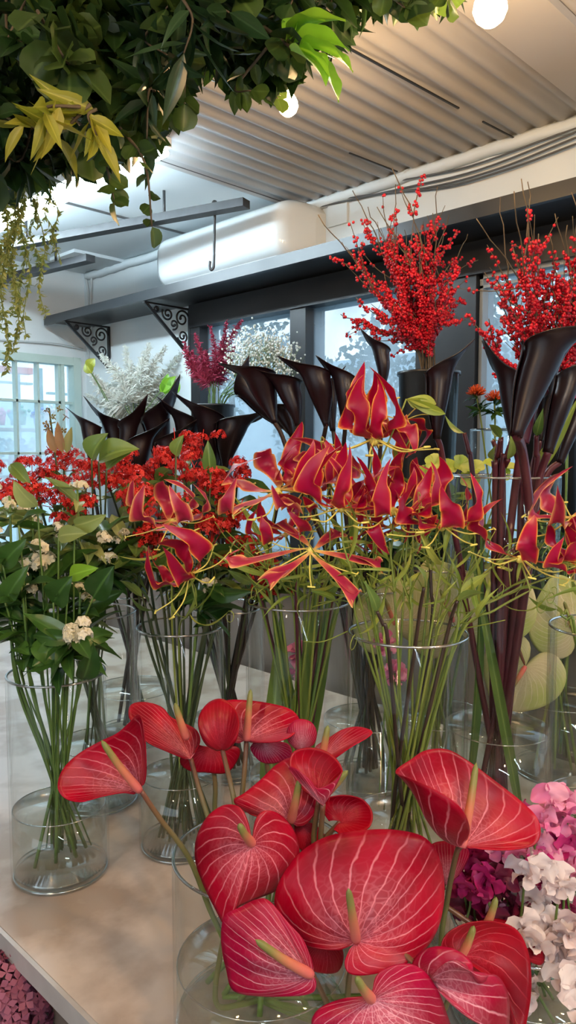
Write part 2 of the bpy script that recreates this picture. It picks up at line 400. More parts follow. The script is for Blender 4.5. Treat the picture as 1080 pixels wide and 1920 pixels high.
# a slim inner frame in the right-hand window
mb = MB(); y1 = yx(903); y0 = yx(1100)
for (a, b, c, d) in ((y1 - .012, y1, SILL, HZ), (y0, y1, HZ - .014, HZ), (y0, y1, HZ - .045, HZ - .036)): mb.box((WX - .015, a, c), (WX + .02, b, d))
struct('trim_2', mb, mat('grey_bead', (.25, .28, .3), .4))
# far wall with the muntined window
w0 = on_y(-260, 672, FY); w1 = on_y(148, 672, FY); wz1 = w1.z; wz0 = .95
mb = MB()
mb.box((w1.x, FY, 0), (WX, FY + .12, CZ + .1)); mb.box((w0.x, FY, wz1), (w1.x, FY + .12, CZ + .1))
mb.box((w0.x, FY, 0), (w1.x, FY + .12, wz0)); mb.box((-3, FY, 0), (w0.x, FY + .12, CZ + .1))
struct('wall_left', mb, m_wall)
mb = MB()
fw = .045
mb.box((w1.x - fw, FY - .02, wz0), (w1.x, FY + .06, wz1)); mb.box((w0.x, FY - .02, wz0), (w0.x + fw, FY + .06, wz1))
mb.box((w0.x + .001, FY - .018, wz1 - fw), (w1.x - .001, FY + .058, wz1 - .001)); mb.box((w0.x, FY - .04, wz0 - .03), (w1.x, FY + .06, wz0 + .03))
n = 9
for i in range(1, n):
    x = w0.x + (w1.x - w0.x) * i / n; mb.box((x - .006, FY, wz0), (x + .006, FY + .04, wz1))
for py in (752, 850): z = on_y(60, py, FY).z; mb.box((w0.x, FY, z - .007), (w1.x, FY + .04, z + .007))
mb.box((w1.x - .12, FY - .012, wz0), (w1.x - .10, FY + .05, wz1))
struct('trim_3', mb, m_frame)
mb = MB(); mb.box((w0.x, FY + .04, wz0), (w1.x, FY + .046, wz1)); struct('window_1', mb, m_pane)
# ceiling: corrugated sheet near, smooth boards far
CY0 = on_z(545, 388, CZ).y
mb = MB(); ny = 0; pitch = .068; y = -3.05; rows = []
while y < CY0:
    k = 0
    for k in range(8):
        rows.append((y + pitch * k / 8, CZ + .008 * math.cos(2 * math.pi * k / 8)))
    y += pitch
b = 0
for (yy, zz) in rows:
    mb.add(V((-2.65, yy, zz))); mb.add(V((WX + .05, yy, zz)))
for i in range(len(rows) - 1): mb.f.append((2 * i, 2 * i + 1, 2 * i + 3, 2 * i + 2))
for (yy, zz) in rows: mb.add(V((-2.65, yy, CZ + .08))); mb.add(V((WX + .05, yy, CZ + .08)))
q = 2 * len(rows)
for i in range(len(rows) - 1): mb.f.append((q + 2 * i, q + 2 * i + 2, q + 2 * i + 3, q + 2 * i + 1))
struct('ceiling', mb, m_ceil, True)
mb = MB(); mb.box((-2.65, CY0 - .02, CZ + .005), (WX, FY, CZ + .06)); struct('trim_4', mb, m_ceil2)
# seams between the boards, ceiling batten and the plaster bead along the wall
mb = MB(); mb.bar(on_z(290, 296, CZ + .003), V((WX, CY0 - .02, CZ + .003)), .012, .012)
p = on_z(250, 412, CZ + .002); mb.box((.2, p.y, CZ - .002), (WX, p.y + .01, CZ + .006)); struct('trim_5', mb, m_cable)
mb = MB(); a = on_z(958, 88, CZ - .02); mb.box((-.9, a.y - .16, CZ - .03), (WX, a.y, CZ - .008)); struct('trim_6', mb, m_ceil)
mb = MB(); ts = [V((WX - .012 - .006 * noise.noise(V((0, k * .9, 0))), -1.6 + k * .045, CZ - .022 + .008 * noise.noise(V((3, k * 1.7, 0))))) for k in range(int((FY + 1.6) / .045))]
mb.tube(ts, .022, n=6); struct('trim_7', mb, m_wall, True)
# dark tie lines (sheet joints) on the corrugated ceiling
mb = MB(); a, b = on_z(628, 76, CZ - .014), on_z(860, 203, CZ - .014); mb.bar(a, b, .006, .004)
a2 = V((a.x - .5, a.y, a.z)); mb.bar(on_z(905, 228, CZ - .014), on_z(970, 262, CZ - .014), .005, .004)
mb.bar(on_z(655, 287, CZ - .014), on_z(745, 322, CZ - .014), .005, .004); struct('trim_8', mb, m_black)
# shelf
sh = thing('wall_shelf', 'long black wooden shelf running along the window wall above the panes', 'shelf', (2.16, SY - .8, SZ))
mb = MB(); mb.box((2.03, -2.2, SZ - .012), (WX, SY, SZ + .012)).build('board', m_black, sh, False)
mb = MB(); mb.box((2.022, -2.2, SZ - .028), (2.04, SY, SZ + .016)).build('front_lip', mat('shelf_lip', (.03, .034, .038), .35), sh, False)
# scroll brackets
def bracket(y, lab):
    t = thing('shelf_bracket', lab, 'bracket', (WX - .01, y, SZ - .03), 'cast iron shelf brackets')
    w, h = .27, .23; x0 = WX - .006; z0 = SZ - .03
    mb = MB(); mb.box((x0 - w, y - .009, z0 - .008), (x0, y + .009, z0)); mb.build('top_bar', m_iron, t, False)
    mb = MB(); mb.box((x0 - .009, y - .009, z0 - h), (x0, y + .009, z0)); mb.build('wall_bar', m_iron, t, False)
    mb = MB(); mb.bar(V((x0 - w + .01, y, z0 - .004)), V((x0, y, z0 - h)), .014, .011, V((0, 1, 0))); mb.build('brace', m_iron, t, False)
    def scroll(cx, cz, r, tr, a0):
        mb = MB(); pts = []
        for k in range(40):
            a = a0 + k / 39 * 2 * math.pi * tr; rr = r * (1 - .75 * k / 39)
            pts.append(V((x0 - cx + rr * math.cos(a), y, z0 - cz + rr * math.sin(a))))
        mb.tube(pts, .005, .0045, 6).ball(pts[-1], .008); mb.build('scroll', m_iron, t)
    scroll(.135, .04, .032, 1.4, 2.6); scroll(.05, .052, .042, 1.5, 0); scroll(.048, .135, .032, 1.5, 3.4); scroll(.10, .085, .025, 1.2, 4.5); scroll(.2, .024, .017, 1.2, 3)
    return t
bracket(yx(206), 'black scrollwork bracket under the far left end of the shelf')
bracket(yx(366) + .03, 'black scrollwork bracket under the shelf beside the window joinery')
# air conditioner, on the wall above the shelf
ya, yb = on_x(598, 480, 2.26).y, on_x(290, 480, 2.09).y
ac = thing('air_conditioner', 'white rounded wall air conditioner partly hidden by the black shelf', 'air conditioner', (WX - .12, (ya + yb) / 2, SZ + .05))
def acf(u, v):
    a = -math.pi / 2 + math.pi * v; e = min(1, (1 - abs(2 * u - 1)) * 9) ** .45; e = .25 + .75 * e
    ex = 3.6; c, s_ = abs(math.cos(a)) ** (2 / ex), (abs(math.sin(a)) ** (2 / ex)) * (1 if a > 0 else -1)
    return V((WX - .235 * c * e, ya + (yb - ya) * u, SZ + .145 + .125 * s_ * (.55 + .45 * e)))
MB().grid(acf, 40, 20).build('casing', m_ac, ac)
MB().box((WX - .2, ya + .08, SZ + .04), (WX - .12, yb - .08, SZ + .05)).build('louvre', m_fix, ac, False)
for u in (0, 1):
    mb = MB(); b = [mb.add(acf(u, k / 20)) for k in range(21)]; mb.f.append(tuple(b)); mb.build('end_cap', m_ac, ac)
mb = MB(); mb.box((WX - .012, ya - .12, SZ + .17), (WX, ya - .02, SZ + .36)); tag(mb.build('wall_plate', m_wall, None, False), 'off white mounting plate on the wall beside the air conditioner', 'wall plate')
# cables strung along the wall under the ceiling
cables = [((1080, 248), (900, 318), (760, 352), (560, 396)), ((1080, 258), (930, 318), (800, 352), (640, 372)), ((1080, 240), (880, 312), (740, 340), (700, 350)), ((1080, 270), (960, 315), (840, 350), (720, 362))]
labs = ['uppermost grey cable sagging along the wall under the corrugated ceiling', 'grey cable looping lowest in the bundle above the red berries', 'short grey cable hugging the ceiling edge at the right', 'thin grey cable drooping below the others near the right edge']
for c, l in zip(cables, labs):
    pts = crv([on_x(x, y, WX - .02) for x, y in c]); tag(MB().tube(pts, .0035, n=5).build('cable', m_cable), l, 'cable', 'cables on the window wall')
for c, l in (([(160, 515), (166, 560), (163, 640), (170, 690)], 'pale cable running down the far room corner'), ([(172, 512), (170, 580), (176, 660)], 'second pale cable beside the far room corner')):
    tag(MB().tube(crv([on_x(x, y, WX - .015) for x, y in c]), .006, n=5).build('cable', m_wcable), l, 'cable', 'corner cables')
tag(MB().tube(crv([on_y(x, y, FY - .01) for x, y in [(-60, 634), (40, 640), (110, 646), (156, 655)]]), .006, n=5).build('cable', m_wcable), 'pale cable along the far wall above the muntined window', 'cable')
# rails under the ceiling
def rail(a, b, z, lab):
    t = thing('ceiling_rail', lab, 'rail', on_z(*b, z)); p0, p1 = on_z(*a, z), on_z(*b, z)
    MB().bar(p0, p1, .05, .03).build('channel', m_steel, t, False)
    for k in (.25, .75):
        q = p0.lerp(p1, k); MB().tube([q, V((q.x, q.y, CZ + .01))], .006, n=6).build('hanger', m_steel, t)
rail((-60, 476), (462, 381), 2.48, 'long dark steel rail hanging below the ceiling with a hook on it')
rail((-60, 540), (170, 484), 2.42, 'short dark steel rail behind the trailing vines')
hk = on_z(402, 392, 2.49)
dd = depth(hk)
mb = MB(); pts = [P(398, 390, dd), P(400, 379, dd), P(405, 380, dd), P(403, 395, dd), P(402, 440, dd), P(401, 492, dd), P(400, 502, dd), P(396, 506, dd), P(393, 500, dd), P(394, 490, dd)]
tag(mb.tube(crv(pts, 4), .0055, n=6).build('s_hook', m_steel), 'long thin metal hook hanging from the dark ceiling rail', 'hook')
mb = MB(); a = on_z(100, 486, CZ); mb.box((a.x - .02, a.y - .25, CZ - .012), (a.x + .35, a.y, CZ + .004)); tag(mb.build('ceiling_hatch', m_ceil2, None, False), 'pale square hatch panel in the far corner of the ceiling', 'hatch')
# ------------------------------------------------------------------ lamps
def tube_lamp(p0, p1, lab):
    t = thing('strip_light', lab, 'light', (p0 + p1) / 2)
    MB().bar(p0 + V((0, 0, .035)), p1 + V((0, 0, .035)), .09, .03).build('housing', m_fix, t, False)
    for sgn in (-1, 1):
        s_ = (p1 - p0).normalized().cross(V((0, 0, 1))) * (.022 * sgn)
        MB().tube([p0 + s_, p1 + s_], .013, n=10).build('tube', m_tube, t)
tube_lamp(on_z(300, 282, 2.50), on_z(-60, 450, 2.50), 'bright white strip light glaring behind the hanging greenery')
def bulb(c, r, lab, w):
    t = thing('light_bulb', lab, 'light bulb', c, 'warm string bulbs')
    mb = MB(); pr = [(.001, -1), (.45, -.9), (.8, -.6), (1, -.1), (.93, .35), (.7, .8), (.48, 1.2), (.42, 1.5)]
    mb.lathe(c, [(a * r, c.z + b_ * r) for a, b_ in pr], 24).build('glass_globe', m_bulb, t)
    mb = MB(); mb.lathe(c, [(.42 * r, c.z + 1.4 * r), (.5 * r, c.z + 1.45 * r), (.5 * r, c.z + 2.3 * r), (.2 * r, c.z + 2.5 * r), (.001, c.z + 2.5 * r)], 20).build('socket', m_brass, t)
    MB().tube([V((c.x, c.y, c.z + 2.4 * r)), V((c.x, c.y, CZ - .005))], .003, n=6).build('flex', m_cable, t)
    ld = bpy.data.lights.new('bulb_light', 'POINT'); ld.energy = w; ld.color = (1, .60, .28); ld.shadow_soft_size = r
    lo = bpy.data.objects.new('bulb_light', ld); COL.objects.link(lo); lo.location = c - V((0, 0, r * 1.1 + .02)); lo.parent = None
bulb(P(919, 16, 1.40), .032, 'large warm glowing bulb at the top right against the corrugated ceiling', 7)
bulb(P(540, 198, 1.75), .024, 'small warm glowing bulb peeking out below the hanging leaves', 4)
#@@OUT
# ------------------------------------------------------------------ outdoors beyond the glass
def crown(mb, c, rx, rz, n, size):
    for k in range(n):
        d = rv().normalized(); q = c + V((d.x * rx, d.y * rx, d.z * rz)) * R.uniform(.5, 1)
        mb.leaf(q, q + rv(.5).normalized() * size, rv(), size * .7, 'oval', nu=3)
m_t1 = leafmat('tree_leaf', (.09, .15, .14), (.20, .27, .25), .5, .4)  # leaf colour shifted to grey-blue, haze painted in
for i, (px, py, d, rx, lab) in enumerate([(430, 640, 5.2, .6, 'blurred tree behind the left window pane beside the joinery'), (760, 700, 4.6, .5, 'blurred shrub behind the middle window pane low on the right'), (1000, 640, 4.0, .55, 'broad leafed shrub outside the right hand window'), (640, 820, 5.0, .6, 'low pale shrub outside the middle window')]):
    c = P(px, py, d); t = thing('garden_tree', lab, 'tree', (c.x, c.y, 0)); mb = MB(); crown(mb, c, rx * .8, rx, 1500, .05); mb.build('crown', m_t1, t)
    MB().tube(crv([V((c.x, c.y, 0)), V((c.x + .05, c.y, c.z * .5)), c]), .04, .02).build('trunk', m_twig, t)
mb = MB(); mb.box((6.5, -4, 0), (6.6, 9, 2.6)); tag(mb.build('garden_wall', m_out, None, False), 'pale blue grey wall across the yard behind the window panes', 'wall')
mb = MB(); mb.box((WX + .12, -5, -.06), (12, 12, -.02)); g = mb.build('yard_ground', m_out, None, False, 'structure')
mb = MB(); mb.box((-3, FY + .12, -.06), (WX + .12, 12, -.02)); g = mb.build('yard_ground', m_out, None, False, 'structure')
bd = thing('market_stall', 'street stall with red awning seen through the far left window', 'stall', (1.9, 6.3, 0))
mb = MB(); a, b = on_y(-80, 678, 6.2), on_y(62, 702, 6.2); mb.box((a.x, 6.2, b.z), (b.x, 6.3, a.z)); mb.build('awning', mat('awning_red', (.8, .16, .1), .6), bd, False)
for x0, x1, y0, y1, c in ((66, 82, 690, 860, (.12, .3, .3)), (30, 40, 700, 860, (.16, .33, .3)), (-30, 60, 712, 722, (.25, .5, .45)), (90, 140, 735, 742, (.2, .42, .4)), (60, 140, 780, 786, (.3, .6, .55)), (-20, 60, 840, 846, (.2, .45, .4))):
    mb = MB(); a, b = on_y(x0, y0, 6.4), on_y(x1, y1, 6.4); mb.box((a.x, 6.38, b.z), (b.x, 6.44, a.z)); mb.build('post' if x1 - x0 < 30 else 'rack_shelf', mat('stall_paint', c, .5), bd, False)
cc = [(.1, .25, .7), (.75, .2, .12), (.15, .45, .35), (.75, .55, .2), (.1, .5, .65), (.8, .75, .7), (.55, .12, .3)]
k = 0
for py in (775, 835, 868):
    a, b = on_y(-80, py + 24, 6.1), on_y(150, py + 24, 6.1); MB().box((a.x, 5.9, a.z - .03), (b.x, 6.3, a.z - .01)).build('rack_shelf', m_drkp, bd, False)
for py, z0 in ((775, 0), (835, 0), (868, 0)):
    for px in range(-60, 150, 21):
        c = cc[(k * 5 + py) % 7] if py > 710 else cc[(k * 3) % 7]; q = on_y(px + R.uniform(-4, 4), py + 2, 6.1); k += 1
        if py < 710 and (k % 3 or px < 70): continue
        mb = MB()
        for i in range(16): mb.ball(q + rv(.022) + V((0, 0, .02)), .016, 6, 4)
        mb.tube([q, q - V((0, 0, .09))], .03, .02, 8)
        o = tag(mb.build('potted_plant', mat('goods', c, .6)), 'tiny blurred potted plant on the stall outside the far left window', 'plant', 'potted plants on the street stall')
mb = MB(); a, b = on_y(-200, 655, 7.6), on_y(160, 900, 7.6); mb.box((a.x - 2, 7.6, 0), (b.x + 1.4, 7.8, 2.1)); tag(mb.build('street_facade', mat('facade', (.42, .66, .64), .7, (.62, .8, .8), nscale=3), None, False), 'pale turquoise facade across the street behind the far window', 'building')
#@@TABLE
# ------------------------------------------------------------------ table, ledge
e = on_z(60, 1795, TZ); TX0 = e.x; TX1 = 1.88
tb = thing('display_table', 'long white marble topped display table under all the vases', 'table', (1.2, .8, 0))
MB().box((TX0, -1.2, TZ - .035), (TX1, FY - .25, TZ)).build('tabletop', m_marble, tb, False)
MB().box((TX0 - .008, -1.2, TZ - .036), (TX0 - .0005, FY - .25, TZ - .001)).build('edge_strip', m_edge, tb, False)
MB().box((TX0 + .04, -1.1, TZ - .14), (TX0 + .06, FY - .3, TZ - .036)).build('apron', m_drkp, tb, False)
for x in (TX0 + .08, TX1 - .08):
    for y in (-1.05, 1.2, FY - .4):
        MB().box((x - .03, y - .03, 0), (x + .03, y + .03, TZ - .036)).build('leg', m_drkp, tb, False)
lg = thing('back_ledge', 'dark raised ledge along the bottom of the window wall', 'ledge', (2.1, .8, 0))
LZ = 1.10
MB().box((1.90, -2.5, LZ - .03), (WX - .045, FY - .02, LZ)).build('ledge_board', m_black, lg, False)
MB().box((1.93, -2.5, 0), (1.95, FY - .02, LZ - .03)).build('front_panel', m_drkp, lg, False)
# ------------------------------------------------------------------ vases
VS = {}
def vase(key, c, r, z1, lab, water=.3, z0=TZ, extra=None, grp='clear cylinder vases'):
    t = thing('glass_vase', lab, 'vase', (c.x, c.y, z0), grp)
    th = .004; b = .014; c = V((c.x, c.y, 0))
    z0 += .0008
    prof = [(.0005, z0), (r - .003, z0), (r, z0 + .004), (r, z1 - .002), (r - th / 2, z1), (r - th, z1 - .002), (r - th, z0 + b), (.0005, z0 + b)]
    MB().lathe(c, prof, 64).build('glass_wall', m_glass, t)
    ring = [V((c.x + (r - th / 2) * math.cos(a * math.pi / 24), c.y + (r - th / 2) * math.sin(a * math.pi / 24), z1)) for a in range(49)]
    MB().tube(ring, .0024, n=6, cap=False).build('rim', m_rim, t)
    for rr, zz, q_ in ((r - .005, z0 + .004, .0022), (r - .007, z0 + b, .0014)):
        MB().tube([V((c.x + rr * math.cos(a * math.pi / 24), c.y + rr * math.sin(a * math.pi / 24), zz)) for a in range(49)], q_, n=6, cap=False).build('base_glint', m_rim, t)  # bright rings added to draw the glint of the thick glass base
    if water:
        wz = z0 + b + (z1 - z0) * water
        MB().tube([V((c.x + (r - .0056) * math.cos(a * math.pi / 24), c.y + (r - .0056) * math.sin(a * math.pi / 24), wz)) for a in range(49)], .0012, n=5, cap=False).build('waterline_glint', m_rim, t)  # bright ring added as the highlight at the water level
        wl = z0 + b + (z1 - z0) * water; ri = r - th - .0006
        MB().lathe(c, [(.0005, z0 + b + .0006), (ri, z0 + b + .0006), (ri, wl), (.0005, wl)], 48).build('water', m_water, t)
    VS[key] = (c, r - th, z0 + b, z1); return t
m_rim = glassmat('rim_glint_glass', (.85, .9, .88), .15, .5, .9, 1)  # strongly reflective, its brightness standing in for highlights along the glass edges
def tb_at(px, py, z=TZ): return on_z(px, py, z)
def by_depth(px, d, z=TZ):
    """table point under a pixel column at a distance"""
    q = CAM + (FW + RT * ((px - 540) / F)) * d; return V((q.x, q.y, z))
def mkv(key, px, d, wpx, rimy, lab, water=.3, z0=TZ):
    c = by_depth(px, d, z0); p = P(px, rimy, d); vase(key, c, wpx * d / F / 2, p.z, lab, water, z0)
mkv('A', 488, 1.02, 345, 1625, 'wide glass vase in front holding the red anthuriums', .3)
mkv('L', 98, 1.40, 184, 1268, 'glass vase at the left edge holding leafy stems with white flowers', .30)
mkv('L2', 172, 1.70, 158, 1150, 'glass vase standing behind the leftmost vase', .28)
mkv('K', 335, 1.50, 164, 1178, 'glass vase holding the dark stems of the red clusters left of centre', .30)
mkv('G', 560, 1.42, 200, 1128, 'glass vase in the middle filled with green leaves and stems', .32)
mkv('H', 768, 1.24, 228, 1190, 'wide glass vase right of centre full of thin flame lily stems', .34)
mkv('T', 942, 1.52, 206, 893, 'tall glass vase holding the thick purple calla stems', .3)
mkv('T2', 1150, 1.36, 220, 1180, 'glass vase cut by the right edge of the picture', .3)
mkv('S', 1010, 1.03, 300, 1760, 'glass vase at the lower right holding the sweet peas', .35)
mkv('B1', 425, 1.86, 140, 1140, 'slim glass vase behind the red cluster stems near the middle', .3)
mkv('B2', 245, 2.10, 160, 1110, 'glass vase in the second row at the left under the black callas', .3)
mkv('B3', 690, 1.80, 170, 1100, 'glass vase behind the middle pair holding dark calla stems', .3)
mkv('B4', 830, 1.78, 190, 1060, 'glass vase behind the flame lilies holding the cream anthuriums', .3)
mkv('B5', 1060, 1.86, 170, 1020, 'glass vase in the back row at the right edge', .3)
mkv('P', 924, 2.25, 90, 806, 'small glass vase on the ledge holding two orange pincushion flowers', .32, LZ)
def pot(key, px, d, wpx, topy, lab, m):
    c = by_depth(px, d, LZ); r = wpx * d / F / 2; z1 = P(px, topy, d).z
    t = thing('flower_bucket', lab, 'bucket', (c.x, c.y, LZ), 'buckets on the ledge')
    MB().lathe(c, [(.001, LZ + .001), (r * .8, LZ + .001), (r, z1), (r * 1.06, z1), (r * 1.06, z1 - .01), (r * .97, z1 - .004), (r * .78, LZ + .01), (.001, LZ + .01)], 32).build('body', m, t)
    VS[key] = (V((c.x, c.y, 0)), r * .8, LZ + .012, z1)
m_bk = mat('black_bucket', (.015, .016, .018), .3)
pot('I1', 800, 2.2, 110, 700, 'black bucket on the ledge holding the middle bunch of red berry branches', m_bk)
pot('I2', 1030, 2.05, 120, 800, 'black bucket on the ledge holding the right bunch of red berry branches', m_bk)
def dx(px, x): r = ray(px, 800); return x / (r.x / 1.0)
DW = dx(250, 2.12); DW2 = dx(400, 2.1)
pot('W', 250, DW, 110, 790, 'grey bucket on the ledge holding white plumes', mat('zinc', (.3, .32, .33), .4, metal=.6))
pot('W2', 400, DW2, 80, 760, 'black bucket on the ledge holding pink plumes and tiny white sprays', m_bk)
def stem_in(head, key, rnd=.6, lean=None, arch=.02, a=None):
    """from a bloom down through the rim of its vase to the bottom"""
    c, r, z0, z1 = VS[key]
    d = V((head.x - c.x, head.y - c.y, 0)); dl = d.length
    if a is not None: rim_ = V((math.cos(a), math.sin(a), 0)) * r * .7
    else:
        dn = d / dl if dl > 1e-4 else V((1, 0, 0))
        rim_ = dn * min(dl * .8, r * .82) + V((R.uniform(-1, 1), R.uniform(-1, 1), 0)) * r * .16
        if rim_.length > r * .88: rim_ *= r * .88 / rim_.length
    rp = V((c.x, c.y, z1)) + rim_
    if head.z < z1 + .03: rp.z = z1 + .002
    bo = V((-rim_.x * rnd, -rim_.y * rnd, 0)) + V((R.uniform(-1, 1), R.uniform(-1, 1), 0)) * r * .3
    if bo.length > r * .85: bo *= r * .85 / bo.length
    bp = V((c.x, c.y, z0 + .008)) + bo
    md = head.lerp(rp, .5) + V((0, 0, 1)) * arch * (head - rp).length * 4
    m2 = rp.lerp(bp, .5) + V((R.uniform(-1, 1), R.uniform(-1, 1), 0)) * r * .05
    return crv([head, md, rp, m2, bp], 6)
def leafy(mb, pts, n, k0, k1, size, prof='oval', w=.42, lift=.3):
    for k in range(n):
        q = at(pts, k0 + (k1 - k0) * R.random()); t_ = tan(pts, .5); d_ = rv(); d_ = (d_ - t_ * d_.dot(t_)).normalized() + V((0, 0, lift * R.uniform(-1, 1.4)))
        s_ = size * R.uniform(.7, 1.15); mb.leaf(q, q + d_.normalized() * s_, V((0, 0, 1)) + rv(.5), s_ * w, prof, .22, R.uniform(0, .15), nu=7, wave=.04)
#@@ANTH
# ------------------------------------------------------------------ anthuriums
HA = [0, 12, 30, 55, 85, 115, 145, 165, 180]; HR = [1, .86, .74, .68, .66, .64, .56, .40, .06]
def heart(th):
    a = abs(math.degrees(th))
    for i in range(8):
        if a <= HA[i + 1]:
            k = (a - HA[i]) / (HA[i + 1] - HA[i]); return HR[i] + (HR[i + 1] - HR[i]) * k
    return HR[-1]
def heart_s(th):
    return sum(heart(th + k * .05) * w for k, w in ((-2, 1), (-1, 2), (0, 3), (1, 2), (2, 1))) / 9 if abs(th) < math.pi - .1 else heart(th)
def spathe(base, tip, roll=0, wide=1., cup=.1, fold=0., m=None, wav=.03, lobe=.0, bend=0., asym=0., lob=1., blunt=0.):
    T = tip - base; L = T.length; t = T.normalized()
    c = (CAM - base).normalized(); N = (c - t * c.dot(t)).normalized(); S = t.cross(N)
    a = rad(roll); N, S = N * math.cos(a) + S * math.sin(a), S * math.cos(a) - N * math.sin(a)
    NR, NT = 16, 56; mb = MB(); b0 = 0; ph = R.random() * 9
    for i in range(NR + 1):
        r = i / NR
        for j in range(NT + 1):
            th = -math.pi + 2 * math.pi * j / NT
            h = heart_s(th); ab_ = abs(th)
            if ab_ > 1.75: h *= 1 + (lob - 1) * min(1, (ab_ - 1.75) / .6)
            if blunt: h *= 1 - blunt * math.exp(-(th / .22) ** 2) * .2 + blunt * .12 * math.exp(-((ab_ - .7) / .4) ** 2)
            h *= r; x = math.sin(th) * h * wide * (1 + asym * (1 if th > 0 else -1)); y = math.cos(th) * h
            z = cup * r * r + fold * abs(x) - .05 * math.exp(-abs(x) * 14) * r + wav * r ** 3 * math.sin(5 * th + ph) + .010 * math.sin(abs(th) * 19) * r * (1 - r)
            z += bend * y * abs(y)
            if abs(th) > 2.0: z += lobe * r * (abs(th) - 2.0)
            xx = x
            g = th / math.pi / (1 - .42 * r * r)
            mb.add(base + (t * y + S * xx + N * z) * L, (g * .5 + .5, r))
    for i in range(NR):
        for j in range(NT):
            a_ = i * (NT + 1) + j; mb.f.append((a_, a_ + 1, a_ + NT + 2, a_ + NT + 1))
    return mb, N, t, S
def anthurium(lab, base, tip, d, dt=0., sp=None, spd=-.03, roll=0, wide=1., m=m_anth, key='A', mat_in=None, stem=None, name='anthurium', **kw):
    b = P(base[0], base[1], d); tp = P(tip[0], tip[1], d + dt)
    t = thing(name, lab, 'flower', b, 'red anthuriums in the front vase' if key == 'A' else 'cream anthuriums in the back row')
    mb, N, tt, S = spathe(b, tp, roll, wide, **kw)
    s_ = mb.build('spathe', m, t)
    so = s_.modifiers.new('thick', 'SOLIDIFY'); so.thickness = .0012
    if sp:
        q = P(sp[0], sp[1], d + spd); b2 = b + N * .002
        mid = b2.lerp(q, .5) + N * .004
        MB().tube(crv([b2, mid, q], 8), .006, .004, 10, rf=lambda k: (.0062 - .0022 * k) * math.sqrt(max(.02, 1 - max(0, (k - .85) / .15) ** 2)) * min(1, .7 + k * 3)).build('spadix', m_spadix, t)
    hb = b - N * .004
    if stem:
        pts = [hb] + [P(x, y, dd_) for x, y, dd_ in stem]
        cc_, r_, z0_, z1_ = VS[key]; last = pts[-1]
        dn = V((cc_.x - last.x, cc_.y - last.y, 0))
        pts = crv(pts + [V((last.x + dn.x * .5, last.y + dn.y * .5, (last.z + z0_) / 2)), V((cc_.x + dn.x * .25, cc_.y + dn.y * .25, z0_ + .006))], 6)
    else: pts = stem_in(hb, key, .5)
    MB().tube(pts, .0036, .0042, 8).build('stem', m_astem, t)
    return t
def spathe_o(base, d, out, tip, bulge, wav):
    """heart shaped bract: margin points (px, py, dz[, mid px, mid py, mid dz]) listed from the notch round to the notch"""
    O = P(*base, d); n = len(out); B = [P(q[0], q[1], d + q[2]) for q in out]
    Mi = [P(q[3], q[4], d + q[5]) if len(q) > 3 else None for q in out]
    k = 6; Bs = crv(B, k); NT = len(Bs) - 1
    Mf = [(m_ if m_ is not None else None) for m_ in Mi]
    off = [(m_ - (O + Bq) / 2) if m_ is not None else TO_CAM * bulge * (Bq - O).length for m_, Bq in zip(Mf, B)]
    Os = crv(off, k); NR = 16; mb = MB(); it = tip * k; ph = R.random() * 6
    for i in range(NR + 1):
        r = i / NR
        for j in range(NT + 1):
            g = (j / it - 1) if j <= it else (j - it) / (NT - it)
            v = Bs[j] - O; p = O + v * r + Os[j] * (4 * r * (1 - r))
            p += TO_CAM * (wav * v.length * r ** 3 * math.sin(abs(g) * 11 + ph) + .011 * v.length * math.sin(abs(g) * 38) * r * (1 - r) * 2)
            mb.add(p, (g * (1 + .75 * r * r * (1 - abs(g)) ) * .5 + .5, r))
    for i in range(NR):
        for j in range(NT):
            a_ = i * (NT + 1) + j; mb.f.append((a_, a_ + 1, a_ + NT + 2, a_ + NT + 1))
    return mb
def an(lab, base, d, out, tip, sp=None, spd=-.03, m=m_anth, stem=None, bulge=.08, wav=.02, sp0=None):
    O = P(*base, d); t = thing('anthurium', lab, 'flower', O, 'red anthuriums in the front vase')
    s_ = spathe_o(base, d, out, tip, bulge, wav).build('spathe', m, t)
    so = s_.modifiers.new('thick', 'SOLIDIFY'); so.thickness = .0012
    if sp:
        b2 = P(*(sp0 or base), d - .003); q = P(sp[0], sp[1], d + spd); mid = b2.lerp(q, .5) + TO_CAM * .004
        MB().tube(crv([b2, mid, q], 8), .006, .004, 10, rf=lambda k: (.0064 - .0026 * k) * math.sqrt(max(.02, 1 - max(0, (k - .85) / .15) ** 2)) * min(1, .75 + k * 3)).build('spadix', m_spadix, t)
    hb = O - TO_CAM * .004
    if stem:
        pts = [hb] + [P(x, y, dd_) for x, y, dd_ in stem]; cc_, r_, z0_, z1_ = VS['A']; last = pts[-1]; dn = V((cc_.x - last.x, cc_.y - last.y, 0))
        pts = crv(pts + [V((last.x + dn.x * .5, last.y + dn.y * .5, (last.z + z0_) / 2)), V((cc_.x + dn.x * .25, cc_.y + dn.y * .25, z0_ + .006))], 6)
    else: pts = stem_in(hb, 'A', .5)
    MB().tube(pts, .0034, .0042, 8).build('stem', m_astem, t)
an('largest red anthurium facing the camera with pale veins, bottom centre', (668, 1764), .86, [(655, 1772, -.005), (625, 1782, .0), (585, 1778, .01), (545, 1758, .025), (520, 1722, .035), (515, 1680, .04), (530, 1640, .04), (562, 1600, .04), (612, 1570, .035), (680, 1557, .03), (745, 1555, .025), (798, 1570, .02), (826, 1615, .02), (834, 1680, .02), (822, 1742, .01), (790, 1788, 0), (740, 1815, -.015), (690, 1828, -.02), (655, 1826, -.015), (646, 1805, -.01), (655, 1780, -.005)], 11, (653, 1666), -.035, stem=[(655, 1830, .93), (640, 1900, .98)], bulge=.07)
